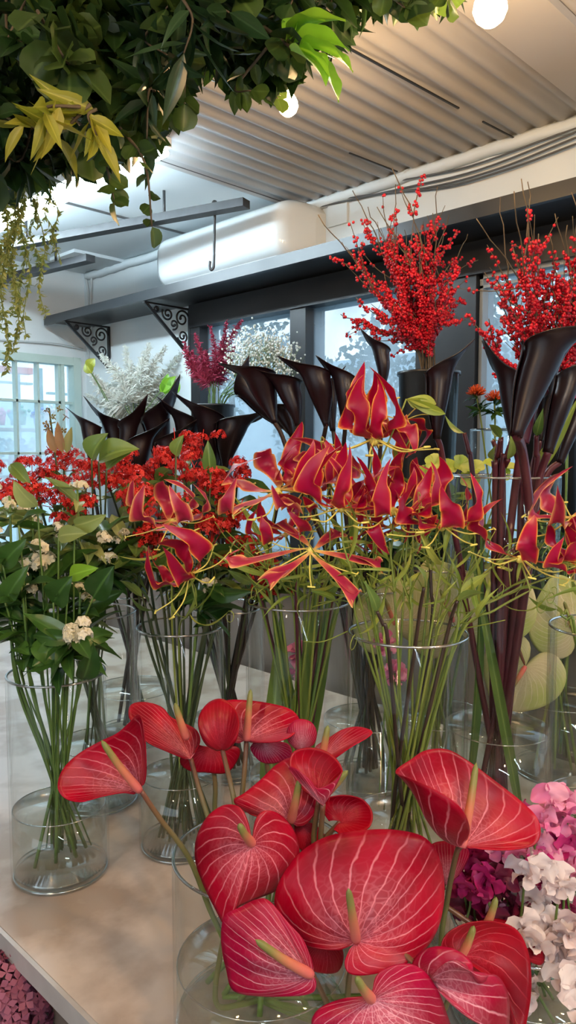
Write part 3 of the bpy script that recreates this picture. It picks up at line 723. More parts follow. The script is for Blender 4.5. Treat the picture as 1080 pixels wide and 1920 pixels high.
an('round red anthurium with its tip hanging down, left of the largest one', (473, 1582), .90, [(470, 1568, .0), (462, 1535, .005), (448, 1513, .01), (420, 1510, .02), (390, 1530, .025), (370, 1568, .03), (367, 1612, .03), (380, 1655, .02), (402, 1700, .01), (427, 1738, .0), (442, 1704, .005), (480, 1686, .01), (520, 1668, .02), (548, 1638, .025), (560, 1600, .03), (553, 1562, .025), (528, 1530, .02), (500, 1520, .01), (482, 1532, .005), (475, 1565, .0)], 9, (448, 1545), -.035, stem=[(440, 1680, .99), (415, 1780, 1.02), (405, 1880, 1.02)], bulge=.09)
an('pink veined red anthurium low on the left with its spadix pointing left', (584, 1828), .84, [(587, 1815, 0), (580, 1790, 0), (566, 1758, .005), (540, 1728, .01), (505, 1690, .02), (480, 1688, .02), (450, 1700, .02), (424, 1712, .02), (416, 1740, .02), (417, 1780, .02), (425, 1820, .02), (437, 1856, .015), (480, 1865, .01), (550, 1866, 0), (585, 1860, 0), (592, 1845, 0), (588, 1832, 0)], 7, (479, 1762), -.03, m=m_anthp, stem=[(610, 1875, .95), (625, 1920, 1.0)])
an('pale centred anthurium cut by the bottom edge of the picture', (697, 1874), .80, [(698, 1858, 0), (705, 1830, .005), (730, 1812, .01), (768, 1808, .015), (800, 1825, .02), (822, 1858, .02), (836, 1895, .02), (848, 1950, .02), (800, 1990, .0), (730, 2010, -.01), (650, 1990, -.01), (600, 1950, 0), (584, 1918, .005), (600, 1890, .01), (640, 1872, .01), (675, 1868, .005), (690, 1870, 0)], 7, (668, 1832), -.03, m=m_anthp, stem=[(690, 1930, .95)])
an('large red anthurium held high at the right with a folded left wing', (866, 1588), .90, [(876, 1572, -.01, 868, 1580, -.01), (880, 1548, -.045, 852, 1572, -.02), (862, 1512, -.055, 822, 1558, -.02), (815, 1480, -.045, 800, 1535, -.01), (768, 1458, -.02, 792, 1512, 0), (742, 1446, .01, 796, 1500, .02), (772, 1424, .03), (800, 1407, .05), (840, 1406, .06), (880, 1428, .06), (930, 1465, .05), (975, 1500, .035), (1005, 1530, .02), (1014, 1560, .01), (1002, 1584, .0), (960, 1593, -.005), (910, 1592, -.005), (885, 1590, 0), (874, 1586, 0)], 7, (893, 1430), .02, stem=[(856, 1600, .92), (845, 1650, .95), (832, 1720, .98), (800, 1850, 1.02)], bulge=-.12, wav=.01)
an('deep red anthurium low on the right in front of the sweet peas', (862, 1795), .92, [(848, 1792, 0), (828, 1775, .0), (842, 1748, .01), (880, 1730, .02), (930, 1728, .02), (970, 1745, .015), (992, 1790, .005), (997, 1850, -.01), (988, 1910, -.02), (975, 1945, -.03), (962, 1900, -.025), (945, 1850, -.02), (915, 1830, -.02), (888, 1812, -.01), (868, 1802, 0)], 9, (889, 1736), -.01, m=m_anthd, stem=[(850, 1850, .98), (800, 1920, 1.0)], bulge=-.15)
an('curled pink anthurium rolling over itself at the bottom right', (805, 1838), .83, [(785, 1832, 0), (772, 1810, .01), (788, 1786, .01), (820, 1775, .0), (858, 1782, -.005), (884, 1804, -.01), (888, 1830, -.02, 850, 1800, -.04), (902, 1842, -.02, 860, 1815, -.045), (925, 1828, .0, 870, 1830, -.03), (945, 1845, .0), (956, 1880, .0), (950, 1935, .0), (922, 1925, -.01), (882, 1897, -.015), (842, 1868, -.01), (815, 1850, 0)], 11, None, m=m_anthp, bulge=.2, wav=.03)
an('dark anthurium half hidden behind the low right one, greenish spadix', (905, 1748), .96, [(892, 1742, 0), (895, 1728, .01), (925, 1722, .02), (965, 1730, .02), (1000, 1748, .015), (1022, 1788, 0), (1014, 1808, -.01), (985, 1800, -.01), (950, 1778, -.01), (920, 1760, 0)], 5, (931, 1682), -.01, m=m_anthd)
an('leftmost red anthurium held far out on its stem with a green spadix', (262, 1483), .98, [(252, 1490, 0), (225, 1487, -.01), (190, 1492, -.02), (150, 1503, -.02), (122, 1497, -.01), (109, 1474, .0), (118, 1442, .01), (145, 1415, .02), (185, 1392, .02), (218, 1376, .01), (240, 1357, .0), (262, 1340, -.01), (270, 1375, -.02), (273, 1425, -.02), (272, 1460, -.01), (266, 1476, 0)], 5, (190, 1388), -.03, stem=[(300, 1535, .99), (355, 1610, 1.0), (400, 1720, 1.0)], bulge=-.1)
an('red anthurium second from the left with an upright yellow spadix', (357, 1424), 1.06, [(366, 1412, .0), (376, 1388, .02), (365, 1365, .03), (322, 1345, .04), (300, 1325, .04), (268, 1316, .03), (245, 1322, .01), (242, 1345, -.02), (256, 1368, -.03), (276, 1392, -.03), (318, 1412, -.02), (346, 1424, -.01)], 6, (328, 1318), -.01, stem=[(372, 1475, 1.06), (392, 1540, 1.05), (420, 1640, 1.04)], bulge=-.1, sp0=(350, 1385))
an('rolled dark red anthurium in the middle of the back row', (416, 1406), 1.04, [(405, 1408, 0), (385, 1396, -.01), (373, 1370, -.01), (373, 1342, .0), (390, 1318, .01), (415, 1310, .01), (438, 1325, .0), (448, 1352, -.02), (446, 1380, -.03), (436, 1400, -.02), (424, 1408, 0)], 5, None, m=m_anthd, stem=[(430, 1460, 1.04), (442, 1520, 1.03), (455, 1640, 1.03)], bulge=.2)
an('broad red anthurium at the back with its orange spadix standing tall', (462, 1388), 1.08, [(448, 1394, 0), (428, 1388, .0), (418, 1365, .02), (412, 1335, .03), (420, 1315, .04), (455, 1312, .04), (505, 1318, .03), (545, 1330, .02), (562, 1352, .0), (550, 1376, -.03), (520, 1390, -.04), (485, 1392, -.02), (470, 1393, 0)], 8, (470, 1292), -.0, stem=[(458, 1450, 1.07), (452, 1530, 1.06), (460, 1640, 1.04)], bulge=-.06)
an('tiny round salmon red anthurium beside the broad one at the back', (565, 1404), 1.06, [(555, 1406, 0), (540, 1390, 0), (538, 1368, 0), (550, 1352, 0), (566, 1348, 0), (584, 1354, 0), (594, 1372, 0), (590, 1394, 0), (574, 1406, 0)], 4, None, m=m_anthp, bulge=.2)
an('striped red anthurium pointing right at the right end of the back group', (602, 1426), 1.05, [(592, 1420, 0), (592, 1400, .01), (615, 1384, .02), (642, 1368, .02), (672, 1362, .02), (697, 1370, .0), (688, 1382, -.01), (662, 1398, -.02), (638, 1414, -.02), (618, 1430, -.01), (606, 1432, 0)], 5, (615, 1360), -.01, bulge=-.06)
an('veined red anthurium in the centre of the group with an orange spadix', (546, 1540), .97, [(538, 1550, 0), (518, 1545, 0), (485, 1532, 0), (455, 1520, .01), (438, 1500, .01), (458, 1486, .01), (488, 1462, .02), (518, 1434, .03), (550, 1420, .03), (576, 1440, .02), (592, 1478, .01), (592, 1520, .0), (574, 1546, 0), (556, 1550, 0)], 4, (562, 1460), -.03, stem=[(548, 1600, 1.0), (530, 1700, 1.01)])
an('glossy deep red anthurium leaning right above the curled one', (598, 1500), .96, [(586, 1495, 0), (562, 1472, .01), (544, 1438, .02), (550, 1410, .03), (580, 1402, .03), (612, 1410, .02), (634, 1428, .01), (641, 1450, .0), (622, 1470, -.02), (606, 1490, -.01)], 7, (652, 1445), -.02, m=m_anthd, bulge=-.15)
an('pink edged anthurium curl folded in front of the glossy deep red one', (606, 1510), .94, [(596, 1500, 0), (572, 1470, 0), (545, 1448, 0), (543, 1438, 0), (560, 1445, -.01), (582, 1462, -.01), (596, 1478, -.01), (625, 1465, -.01), (642, 1448, -.01), (630, 1475, 0), (614, 1500, 0)], 3, None, m=m_anthp, bulge=.1)
an('small cupped anthurium with a pale heart right of centre', (640, 1542), .95, [(618, 1540, 0), (604, 1515, 0), (612, 1498, .01), (645, 1492, .01), (680, 1500, .01), (697, 1522, 0), (694, 1548, -.01), (672, 1563, -.02), (645, 1566, -.02), (626, 1554, -.01)], 5, None, m=m_anthd, bulge=-.3)
an('dark red anthurium squeezed between the round one and the largest one', (566, 1546), .99, [(552, 1545, 0), (548, 1565, 0), (562, 1590, 0), (588, 1603, 0), (618, 1590, 0), (608, 1565, 0), (590, 1546, 0), (575, 1542, 0)], 3, None, m=m_anthd)
an('red anthurium seen from behind under the second and third at the left', (395, 1400), 1.09, [(370, 1396, 0), (345, 1408, 0), (338, 1430, 0), (355, 1444, 0), (385, 1448, 0), (425, 1448, 0), (445, 1425, 0), (448, 1402, 0), (415, 1396, 0)], 4, None, m=m_anthd)
an('pale red anthurium underside hanging below the broad back one', (495, 1392), 1.10, [(475, 1392, 0), (470, 1405, 0), (490, 1428, 0), (520, 1430, 0), (546, 1416, 0), (540, 1395, 0), (510, 1390, 0)], 3, None, m=m_anthp)
an('small veined anthurium showing behind the largest one at its right shoulder', (838, 1660), 1.0, [(826, 1650, 0), (805, 1610, 0), (808, 1585, 0), (838, 1576, 0), (868, 1582, 0), (880, 1600, 0), (872, 1625, 0), (852, 1652, 0)], 3, None, m=m_anthp)
an('dark red anthurium tucked under the largest one by its stem', (608, 1762), .93, [(585, 1765, 0), (566, 1785, 0), (574, 1810, 0), (596, 1823, 0), (630, 1822, 0), (643, 1800, 0), (640, 1775, 0), (622, 1764, 0)], 3, None, m=m_anthd)
# cream ones seen through the vases at the back
for (b, tp, lab) in (((850, 1165), (800, 1045), 'large cream anthurium behind the flame lily stems'), ((740, 1170), (700, 1070), 'green tinged cream anthurium behind the middle vases'), ((925, 1140), (965, 1040), 'pale green anthurium behind the tall calla vase'), ((1075, 1180), (1040, 1075), 'cream green anthurium at the right edge behind the stems'), ((985, 1250), (930, 1340), 'olive green anthurium leaning low behind the purple stems')):
    anthurium(lab, b, tp, 1.72, .0, (b[0] + (tp[0] - b[0]) * .5, b[1] + (tp[1] - b[1]) * .5), wide=1.1, cup=-.05, m=m_cream, key='B4' if b[0] < 1000 else 'B5', wav=.01)
#@@GLOR
# ------------------------------------------------------------------ flame lilies
def gloriosa(lab, c, ax, size, d, key='H', m=m_glo, n=6, spread=.5, spin=None, stem=True, refl=.9, face=.4):
    """c pixel of the claw centre, ax pixel the petals sweep towards"""
    C = P(c[0], c[1], d); A = (P(ax[0], ax[1], d) - C); A += TO_CAM * face * A.length; A.normalize()
    L = size * 1.14 * d / F; t = thing('flame_lily', lab, 'flower', C, 'flame lilies')
    a = A.orthogonal().normalized(); b = A.cross(a); sp = R.random() * 6 if spin is None else spin
    for k in range(n):
        an_ = sp + k * 2 * math.pi / n + R.uniform(-.2, .2); o = a * math.cos(an_) + b * math.sin(an_); s_ = o.cross(A); LL = L * R.uniform(.85, 1.08)
        tw = R.uniform(-1.3, 1.3); W = L * R.uniform(.11, .15); ph = R.random() * 6; sw = R.uniform(-.14, .14)
        ct = R.uniform(-.35, .45); up0 = R.uniform(.75, 1.1)
        def fn(u, v, o=o, s_=s_, LL=LL, tw=tw, W=W, ph=ph, sw=sw, ct=ct, up0=up0):
            x = (v - .5) * 2; out_ = spread * math.sin(u * 2.3) * 1.2 + ct * u ** 3; up_ = refl * up0 * u ** 1.35 - .12 * math.sin(u * math.pi)
            p = C + (o * out_ + A * up_ + s_ * (sw * math.sin(u * 3) + .05 * math.sin(u * 6.5 + ph)) - o * .22 * u ** 5) * LL
            ww = (math.sin(math.pi * u ** 1.3) ** .8) * W * 1.08 + W * .1 * (1 - u) if u < 1 else 0
            side = s_ * math.cos(tw * u) + o * math.sin(tw * u)
            nn = (o * math.cos(u * 1.2) - A * math.sin(u * 1.2))
            return p + side * (ww * x) + nn * (ww * (  .6 * math.sin(u * 14 + ph + (1.8 if x > 0 else 0)) * abs(x) ** 1.5 - .22 * (1 - x * x)))
        MB().grid(fn, 20, 6).build('petal', m, t)
    mb = MB(); dr = -A
    for k in range(6):
        an_ = sp + .5 + k * math.pi / 3; o = (a * math.cos(an_) + b * math.sin(an_)); e_ = C + (o * .75 - A * .12 + rv(.05)) * L
        pts = crv([C, C + (o * .4 - A * .14) * L, e_], 5); mb.tube(pts, L * .013, L * .009, 5)
        x = o.cross(A); mb.tube([e_ - x * L * .06, e_, e_ + x * L * .06], L * .014, n=5)
    mb.ball(C - A * L * .03, L * .06, 8, 6); mb.build('stamens', m_stamen, t)
    if stem:
        top = C - A * L * .02
        up_ = top + (V((0, 0, -.3)) - A * .15 + rv(.1)) * L
        pts = [top] + stem_in(up_, key, .6, arch=0.01); MB().tube(pts, .0016, .0028, 6).build('stem', m_gstem, t)
        mb = MB()
        for k in range(4):
            q = at(pts, R.uniform(.08, .42)); dr_ = (rv().normalized() + V((0, 0, .4)) - tan(pts, .3) * .3).normalized(); LL = L * R.uniform(.6, 1.1)
            mb.leaf(q, q + dr_ * LL, rv(), L * .09, 'lance', curl=.2, nu=8)
            e_ = q + dr_ * LL; pp = [e_]
            for w in range(8): pp.append(pp[-1] + (dr_ * math.cos(w * .7) + V((0, 0, -1)) * math.sin(w * .7)) * L * .06)
            mb.tube(pp, L * .008, L * .003, 4)
        mb.build('leaves', m_gleaf, t)
    return t
gl = gloriosa
gl('tallest flame lily rising above the others against the window', (702, 822), (702, 690), 135, 1.35, 'G', spread=.32, refl=1.0, face=.15, spin=.3)
gl('flame lily drooping just right of the tallest one', (755, 790), (762, 860), 85, 1.4, 'G', spread=.45, refl=.75, face=.3)
gl('wide open flame lily with curling star petals left of the middle', (520, 918), (505, 840), 120, 1.32, 'G', m=m_glopink, spread=.75, refl=.55, face=.5, spin=.2)
gl('flame lily with upswept crimson petals below the dark calla stems', (572, 915), (578, 845), 100, 1.36, 'G', spread=.45)
gl('flame lily with broad upright petals in the centre of the row', (640, 950), (640, 855), 115, 1.22, 'H', spread=.42, refl=.9, face=.2, spin=1.)
gl('flame lily with arching petals right of the centre one', (738, 955), (740, 870), 120, 1.24, 'H', spread=.55, refl=.75)
gl('flame lily with short crinkled petals beside the tall vase rim', (828, 985), (825, 890), 115, 1.2, 'H', spread=.48, refl=.8, face=.2)
gl('low flame lily turned downwards under the centre right blooms', (735, 990), (740, 1040), 85, 1.26, 'H', spread=.6, refl=.5)
gl('flame lily curling like a crown in front of the purple stems', (975, 1045), (995, 955), 112, 1.18, 'H', spread=.62, refl=.75, face=.1, spin=.6)
gl('pinkish flame lily cut by the right edge above the crown shaped one', (1075, 970), (1062, 880), 120, 1.2, 'T2', m=m_glopink, spread=.55)
gl('orange rimmed flame lily low at the right edge', (1085, 1060), (1075, 985), 90, 1.15, 'T2', spread=.5)
gl('nodding flame lily low on the left among the red clusters', (355, 1078), (285, 1000), 110, 1.28, 'K', spread=.45, refl=.85, face=.3, spin=.1)
gl('flame lily half buried in the red clusters left of centre', (322, 975), (315, 900), 90, 1.38, 'K', m=m_glopink, spread=.55)
gl('spidery flame lily with one long petal hanging straight down', (582, 1030), (585, 1000), 105, 1.22, 'G', m=m_glopink, spread=.95, refl=-.05, face=.6, spin=.52)
gl('small flame lily at the lower left of the spidery one', (535, 1000), (520, 960), 75, 1.3, 'G', spread=.6)
gl('flame lily peeking out behind the centre right blooms', (780, 930), (775, 870), 80, 1.36, 'H', spread=.5)
gl('flame lily between the centre one and the arching one', (690, 975), (690, 915), 85, 1.3, 'H', spread=.5)
gl('faded pink flame lily behind the upswept crimson one', (625, 890), (655, 840), 85, 1.42, 'G', m=m_glopink, spread=.7, refl=.4)
# green flame lily bud and leafy bare stems
bt = P(762, 748, 1.33); t = thing('flame_lily_bud', 'lime green unopened flame lily hanging right of the tallest bloom', 'flower bud', bt)
mb = MB()
for k in range(6):
    o = rv(.25); e_ = P(815, 772, 1.33) + V((o.x, o.y, o.z)) * .03 + RT * R.uniform(-.02, .01) + UP * R.uniform(-.012, .016)
    mb.leaf(bt, e_, TO_CAM + rv(.6), .02, 'petal', fold=.2, curl=.12, nu=8)
mb.build('petals', m_gleaf, t)
MB().tube(stem_in(bt, 'G', .6), .0016, .0026, 6).build('stem', m_gstem, t)
for i in range(16):
    px = [470, 520, 560, 620, 660, 700, 730, 770, 810, 850, 900, 960, 1000, 1040, 430, 600][i]; py = R.uniform(1000, 1090) if i not in (11, 12, 13) else R.uniform(1030, 1080)
    key = 'G' if px < 640 else 'H'; q = P(px, py, R.uniform(1.2, 1.38)); pts = stem_in(q, key, .7)
    t = thing('bare_flame_lily', 'slender yellow green flame lily stem without a bloom arching over a vase rim', 'stem', q, 'bare flame lily stems')
    MB().tube(pts, .0016, .003, 6).build('stem', m_gstem, t)
    mb = MB()
    for k in range(3):
        q3 = at(pts, R.uniform(.1, .5)); e3 = q3 + (rv(.8) + V((0, 0, .8))).normalized() * R.uniform(.06, .14); mb.tube(crv([q3, q3.lerp(e3, .5) + rv(.008), e3], 4), .0013, .0007, 5)
    for k in range(5):
        q2 = at(pts, R.uniform(.0, .45)); dr_ = (rv(.8) + V((0, 0, .5))).normalized(); LL = R.uniform(.05, .09)
        mb.leaf(q2, q2 + dr_ * LL, rv(), .006, 'lance', curl=.3, nu=8)
    mb.build('leaves', m_gleaf, t)
#@@CALLA
# ------------------------------------------------------------------ callas
def calla(lab, base, mouth, tipv, d, key, w=50, dd=0, stem_m=m_callain, sr=.005, stem=None, grp='black calla lilies', m=m_calla, tl=.55):
    """base: where the stem joins; mouth: centre of the mouth; tipv: pixel direction of the pointed lip"""
    B = P(base[0], base[1], d); Mo = P(mouth[0], mouth[1], d + dd); A = Mo - B; B = B - A * .35; A = Mo - B; L = A.length; A.normalize()
    tv = (RT * tipv[0] - UP * tipv[1] + TO_CAM * (tipv[2] if len(tipv) > 2 else .2)); tv = (tv - A * tv.dot(A))
    tv = tv.normalized() if tv.length > 1e-4 else A.orthogonal().normalized(); S = A.cross(tv); Rm = w * d / F / 2
    r0 = sr * 1.15
    t = thing('calla_lily', lab, 'flower', B, grp); ph = R.random() * 6
    def fn(u, v):
        th = (v - .5) * 2 * math.pi * 1.1; c_ = math.cos(th); k = min(1, abs(th) / math.pi)     # 0 at the pointed lip
        body = math.sin(min(1, u / .82) * math.pi / 2) ** 1.25
        r = r0 + (Rm * .66 - r0) * body
        r *= 1 + (.14 if v > .5 else -.06) * max(0, k - .75) * 4
        cut = .5 + .5 * c_
        top = .80 + .20 * cut
        p = B + A * (L * u * top) + (tv * c_ + S * math.sin(th)) * r
        lip = max(0, (u - .72) / .28); pt = math.exp(-(th / .55) ** 2)
        roll = lip ** 1.7
        p += (tv * c_ + S * math.sin(th)) * Rm * (.34 * roll * (1 - .35 * k))
        p -= A * Rm * .34 * roll ** 2 * (1 - pt)
        p += tv * (Rm * .62 * lip ** 1.6 * pt) + A * (L * (tl - .4) * .5 * lip ** 1.3 * pt)
        p -= (S * math.sin(th)) * Rm * .45 * roll * pt
        p += S * math.sin(u * 6 + ph) * Rm * .09 + tv * Rm * .22 * u * u
        return p
    o = MB().grid(fn, 18, 28).build('spathe', m, t)
    so = o.modifiers.new('thick', 'SOLIDIFY'); so.thickness = .0012
    MB().tube([B, B + A * L * .62], .0035, .0022, 8).build('spadix', m_callasp, t)
    if stem: pts = [B + A * .004]; pts = stem_join(pts + [P(x, y, d2) for x, y, d2 in stem], key)
    else: pts = [B + A * .004] + stem_in(B - A * .03, key, .5, arch=.0)
    MB().tube(pts, sr * .95, sr * 1.1, 8).build('stem', stem_m, t); return t
m_callasp = mat('calla_spadix', (.12, .03, .03), .6)
def stem_join(pts, key):
    c, r, z0, z1 = VS[key]; l = pts[-1]; dn = V((l.x - c.x, l.y - c.y, 0))
    if dn.length > r * .85: dn *= r * .85 / dn.length
    pts = pts + [V((c.x, c.y, min(z1, l.z - .02))) + dn, V((c.x - dn.x * .3, c.y - dn.y * .3, z0 + .01))]
    return crv(pts, 6)
L = 'black calla lily '
ca = calla
# low left cluster
ca(L + 'at the far left of the low cluster by the bright window', (172, 850), (172, 772), (-1, -.3), 2.0, 'B2', 52)
ca(L + 'with a tall curled point, second in the low left cluster', (222, 850), (212, 768), (-.6, -1), 2.02, 'B2', 56, tl=.9)
ca(L + 'with a right leaning point in front of the white plumes', (235, 858), (240, 770), (.4, -1), 1.95, 'B2', 50, tl=.9)
ca(L + 'standing tallest in the low left cluster', (300, 850), (285, 750), (.4, -1), 1.98, 'B2', 74, tl=.9)
ca(L + 'folded low in front of the left cluster', (262, 880), (255, 800), (.8, -.4), 1.88, 'B2', 74)
ca(L + 'drooping low between the left cluster and the pink plumes', (315, 885), (312, 800), (.5, -.4), 1.86, 'B2', 70)
ca(L + 'with a shaded mouth below the green bud of the plumes', (352, 850), (352, 760), (-.4, -.7), 1.95, 'B1', 66, tl=.6)
ca(L + 'directly below the pink plumes', (400, 855), (392, 745), (-.6, -.5), 1.9, 'B1', 76)
ca(L + 'right under the pink plumes with a broad folded side', (425, 850), (440, 762), (.8, -.3), 1.85, 'B1', 86)
ca(L + 'hanging sideways with a pale brown inner fold', (505, 775), (430, 700), (-.5, -1), 1.8, 'B1', 60, tl=.3)
# middle group
ca(L + 'arching high at the left of the middle group', (505, 762), (478, 672), (-.9, -.5), 1.62, 'B3', 78, tl=.5, stem=[(530, 820, 1.63), (556, 900, 1.65), (600, 1000, 1.7)])
ca(L + 'second in the middle group with a wide dark mouth', (552, 770), (535, 688), (-1, -.3), 1.6, 'B3', 70, stem=[(560, 850, 1.67), (590, 960, 1.7)])
ca(L + 'short and low between the second and third of the middle group', (540, 800), (522, 750), (-.6, -.6), 1.7, 'B3', 44)
ca(L + 'with a flared rim in the centre of the middle group', (606, 765), (588, 668), (-.9, -.4), 1.56, 'B3', 76, stem=[(606, 850, 1.62), (625, 960, 1.7)])
ca(L + 'slim and half hidden right of the centre of the middle group', (622, 780), (614, 700), (.6, -.3), 1.66, 'B3', 40, stem=[(632, 860, 1.66), (650, 980, 1.7)])
ca(L + 'standing upright with a squared mouth above the open flame lily', (648, 770), (650, 680), (-.7, -.4), 1.56, 'B3', 66, stem=[(645, 860, 1.64), (660, 980, 1.7)])
ca(L + 'bending behind the squared one beside the tallest flame lily', (685, 800), (672, 735), (.6, -.5), 1.7, 'B3', 44)
ca(L + 'small and alone above the tallest flame lily', (718, 700), (716, 632), (-.7, -.7), 1.6, 'B3', 46, tl=.7, stem=[(716, 760, 1.62), (712, 860, 1.66), (705, 960, 1.7)])
# right group
ca(L + 'with a beak like lip standing alone right of the tallest flame lily', (820, 780), (822, 655), (1, -.5), 1.4, 'T', 72, tl=.6, stem=[(828, 850, 1.42), (845, 960, 1.46), (868, 1080, 1.5)], sr=.006, stem_m=m_callastem2)
ca(L + 'with forked lips at the left of the right hand group', (965, 800), (955, 672), (-.9, -.5), 1.42, 'T', 62, tl=.9, sr=.008, stem=[(978, 900, 1.44), (975, 1050, 1.47)], stem_m=m_callastem2)
ca(L + 'the largest, sweeping up to the right edge of the picture', (985, 760), (1035, 590), (1, -.45), 1.25, 'T', 110, tl=.4, sr=.009, stem=[(980, 850, 1.34), (992, 960, 1.42), (985, 1080, 1.46)], stem_m=m_callastem2)
ca(L + 'upright behind the largest one', (1015, 780), (1030, 650), (.4, -.9), 1.45, 'T', 54, sr=.008, stem=[(1000, 900, 1.47), (985, 1050, 1.49)], stem_m=m_callastem2)
ca(L + 'leaning into the right edge beside the largest one', (1040, 800), (1075, 660), (.9, -.5), 1.38, 'T', 66, sr=.008, stem=[(1010, 900, 1.42), (975, 1050, 1.46)], stem_m=m_callastem2)
ca(L + 'with a faint plum coloured inside in the middle of the right group', (985, 800), (1000, 712), (-.2, -.5, .8), 1.4, 'T', 60, sr=.008, m=mat('calla_plum', (.045, .005, .02), .35), stem=[(968, 900, 1.43), (950, 1050, 1.47)], stem_m=m_callastem2)
ca(L + 'opening downwards at the far right edge below the largest one', (1062, 830), (1098, 720), (.8, -.3), 1.46, 'T', 50, sr=.007, stem=[(1020, 900, 1.47), (960, 1050, 1.5)], stem_m=m_callastem2)
# striped strap leaf beside them
t = thing('strap_leaf', 'striped green strap leaf leaning beside the right hand callas', 'leaf', P(1010, 880, 1.45)); q = P(985, 905, 1.5)
MB().leaf(q, P(1090, 735, 1.42), TO_CAM, .028, 'lance', fold=.3, curl=.08, nu=14).build('blade', m_gleaf, t); MB().tube(stem_in(q, 'T'), .003, n=6).build('stalk', m_gstem, t)
# long green leaves standing in the middle vases
for i, (px, py, d, key) in enumerate([(505, 1090, 1.42, 'G'), (530, 1120, 1.45, 'G'), (600, 1060, 1.4, 'G'), (640, 1120, 1.45, 'G'), (900, 930, 1.5, 'T'), (868, 950, 1.52, 'T')]):
    c, r, z0, z1 = VS[key]; tp = P(px, py, d); a = R.random() * 6; b = V((c.x + math.cos(a) * r * .6, c.y + math.sin(a) * r * .6, z0 + .02))
    ti = V((min(max(tp.x, c.x - r * .6), c.x + r * .6), min(max(tp.y, c.y - r * .6), c.y + r * .6), tp.z))
    tag(MB().leaf(b, ti, TO_CAM + rv(.3), .04 if key == 'G' else .022, 'lance', fold=.35, curl=.03, nu=12).build('broad_leaf', m_kleaf), ['broad green leaf nearest the left side inside the middle vase', 'second broad green leaf inside the middle vase', 'third broad leaf standing centrally in the middle vase', 'broad leaf against the right side of the middle vase', 'green leaf inside the tall vase behind the purple stems', 'green leaf at the left side of the tall vase'][i], 'leaf', 'leaves inside the vases')
for key, n_, m_, r_, lab in (('G', 5, m_callastem2, .0042, 'purple calla stem standing in the middle vase'), ('H', 4, m_callain, .0036, 'dark stem standing in the wide flame lily vase'), ('T', 10, m_callastem2, .0062, 'thick purple calla stem standing in the tall vase'), ('B3', 9, m_callain, .0045, 'dark calla stem standing behind the middle vases'), ('B1', 8, m_callain, .0042, 'dark calla stem standing behind the red cluster vase'), ('G', 6, m_stem, .003, 'green stem standing in the middle vase'), ('K', 8, m_dstem, .0028, 'dark green stem standing in the red cluster vase'), ('H', 3, m_gstem, .0026, 'yellow green stem standing in the wide flame lily vase'), ('B4', 8, m_gstem, .004, 'pale green stem standing in the cream anthurium vase'), ('B5', 8, m_gstem, .0035, 'green stem standing in the back vase at the right edge'), ('T2', 10, m_gstem, .003, 'green stem in the vase cut by the right edge')):
    c, r, z0, z1 = VS[key]
    for i in range(n_):
        a = R.random() * 6.28; q = V((c.x + math.cos(a) * r * .9, c.y + math.sin(a) * r * .9, z1 + R.uniform(.02, .10)))
        pts = stem_in(q, key, .6); t = thing('cut_stem', lab, 'stem', q, lab + ', bundled'); MB().tube(pts, r_ * .8, r_, 7).build('stalk', m_, t)
        mb = MB(); mb.leaf(q, q + (V((math.cos(a), math.sin(a), .6)) + rv(.3)).normalized() * .06, rv(), .018, 'lance', .2, .1, 7); mb.build('leaf', m_kleaf if m_ is not m_gstem else m_gleaf, t)
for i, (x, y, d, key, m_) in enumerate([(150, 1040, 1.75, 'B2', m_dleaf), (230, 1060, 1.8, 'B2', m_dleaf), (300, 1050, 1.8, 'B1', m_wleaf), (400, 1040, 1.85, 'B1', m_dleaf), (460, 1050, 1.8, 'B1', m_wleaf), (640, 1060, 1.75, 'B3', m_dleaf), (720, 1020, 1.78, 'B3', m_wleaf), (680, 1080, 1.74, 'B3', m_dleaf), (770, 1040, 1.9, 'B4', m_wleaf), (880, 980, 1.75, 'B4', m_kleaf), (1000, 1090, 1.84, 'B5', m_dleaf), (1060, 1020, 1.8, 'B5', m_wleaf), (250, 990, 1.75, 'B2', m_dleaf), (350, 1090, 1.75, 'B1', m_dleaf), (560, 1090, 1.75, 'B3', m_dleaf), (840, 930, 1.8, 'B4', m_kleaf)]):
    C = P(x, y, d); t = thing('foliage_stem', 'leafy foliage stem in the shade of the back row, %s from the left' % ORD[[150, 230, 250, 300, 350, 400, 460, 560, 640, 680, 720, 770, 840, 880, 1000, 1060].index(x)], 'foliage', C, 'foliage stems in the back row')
    pts = stem_in(C, key, .6); MB().tube(pts, .0025, .0035, 6).build('stem', m_dstem, t); mb = MB(); leafy(mb, pts, 22, 0, .45, .085, w=.4, lift=.5); mb.build('leaves', m_, t)
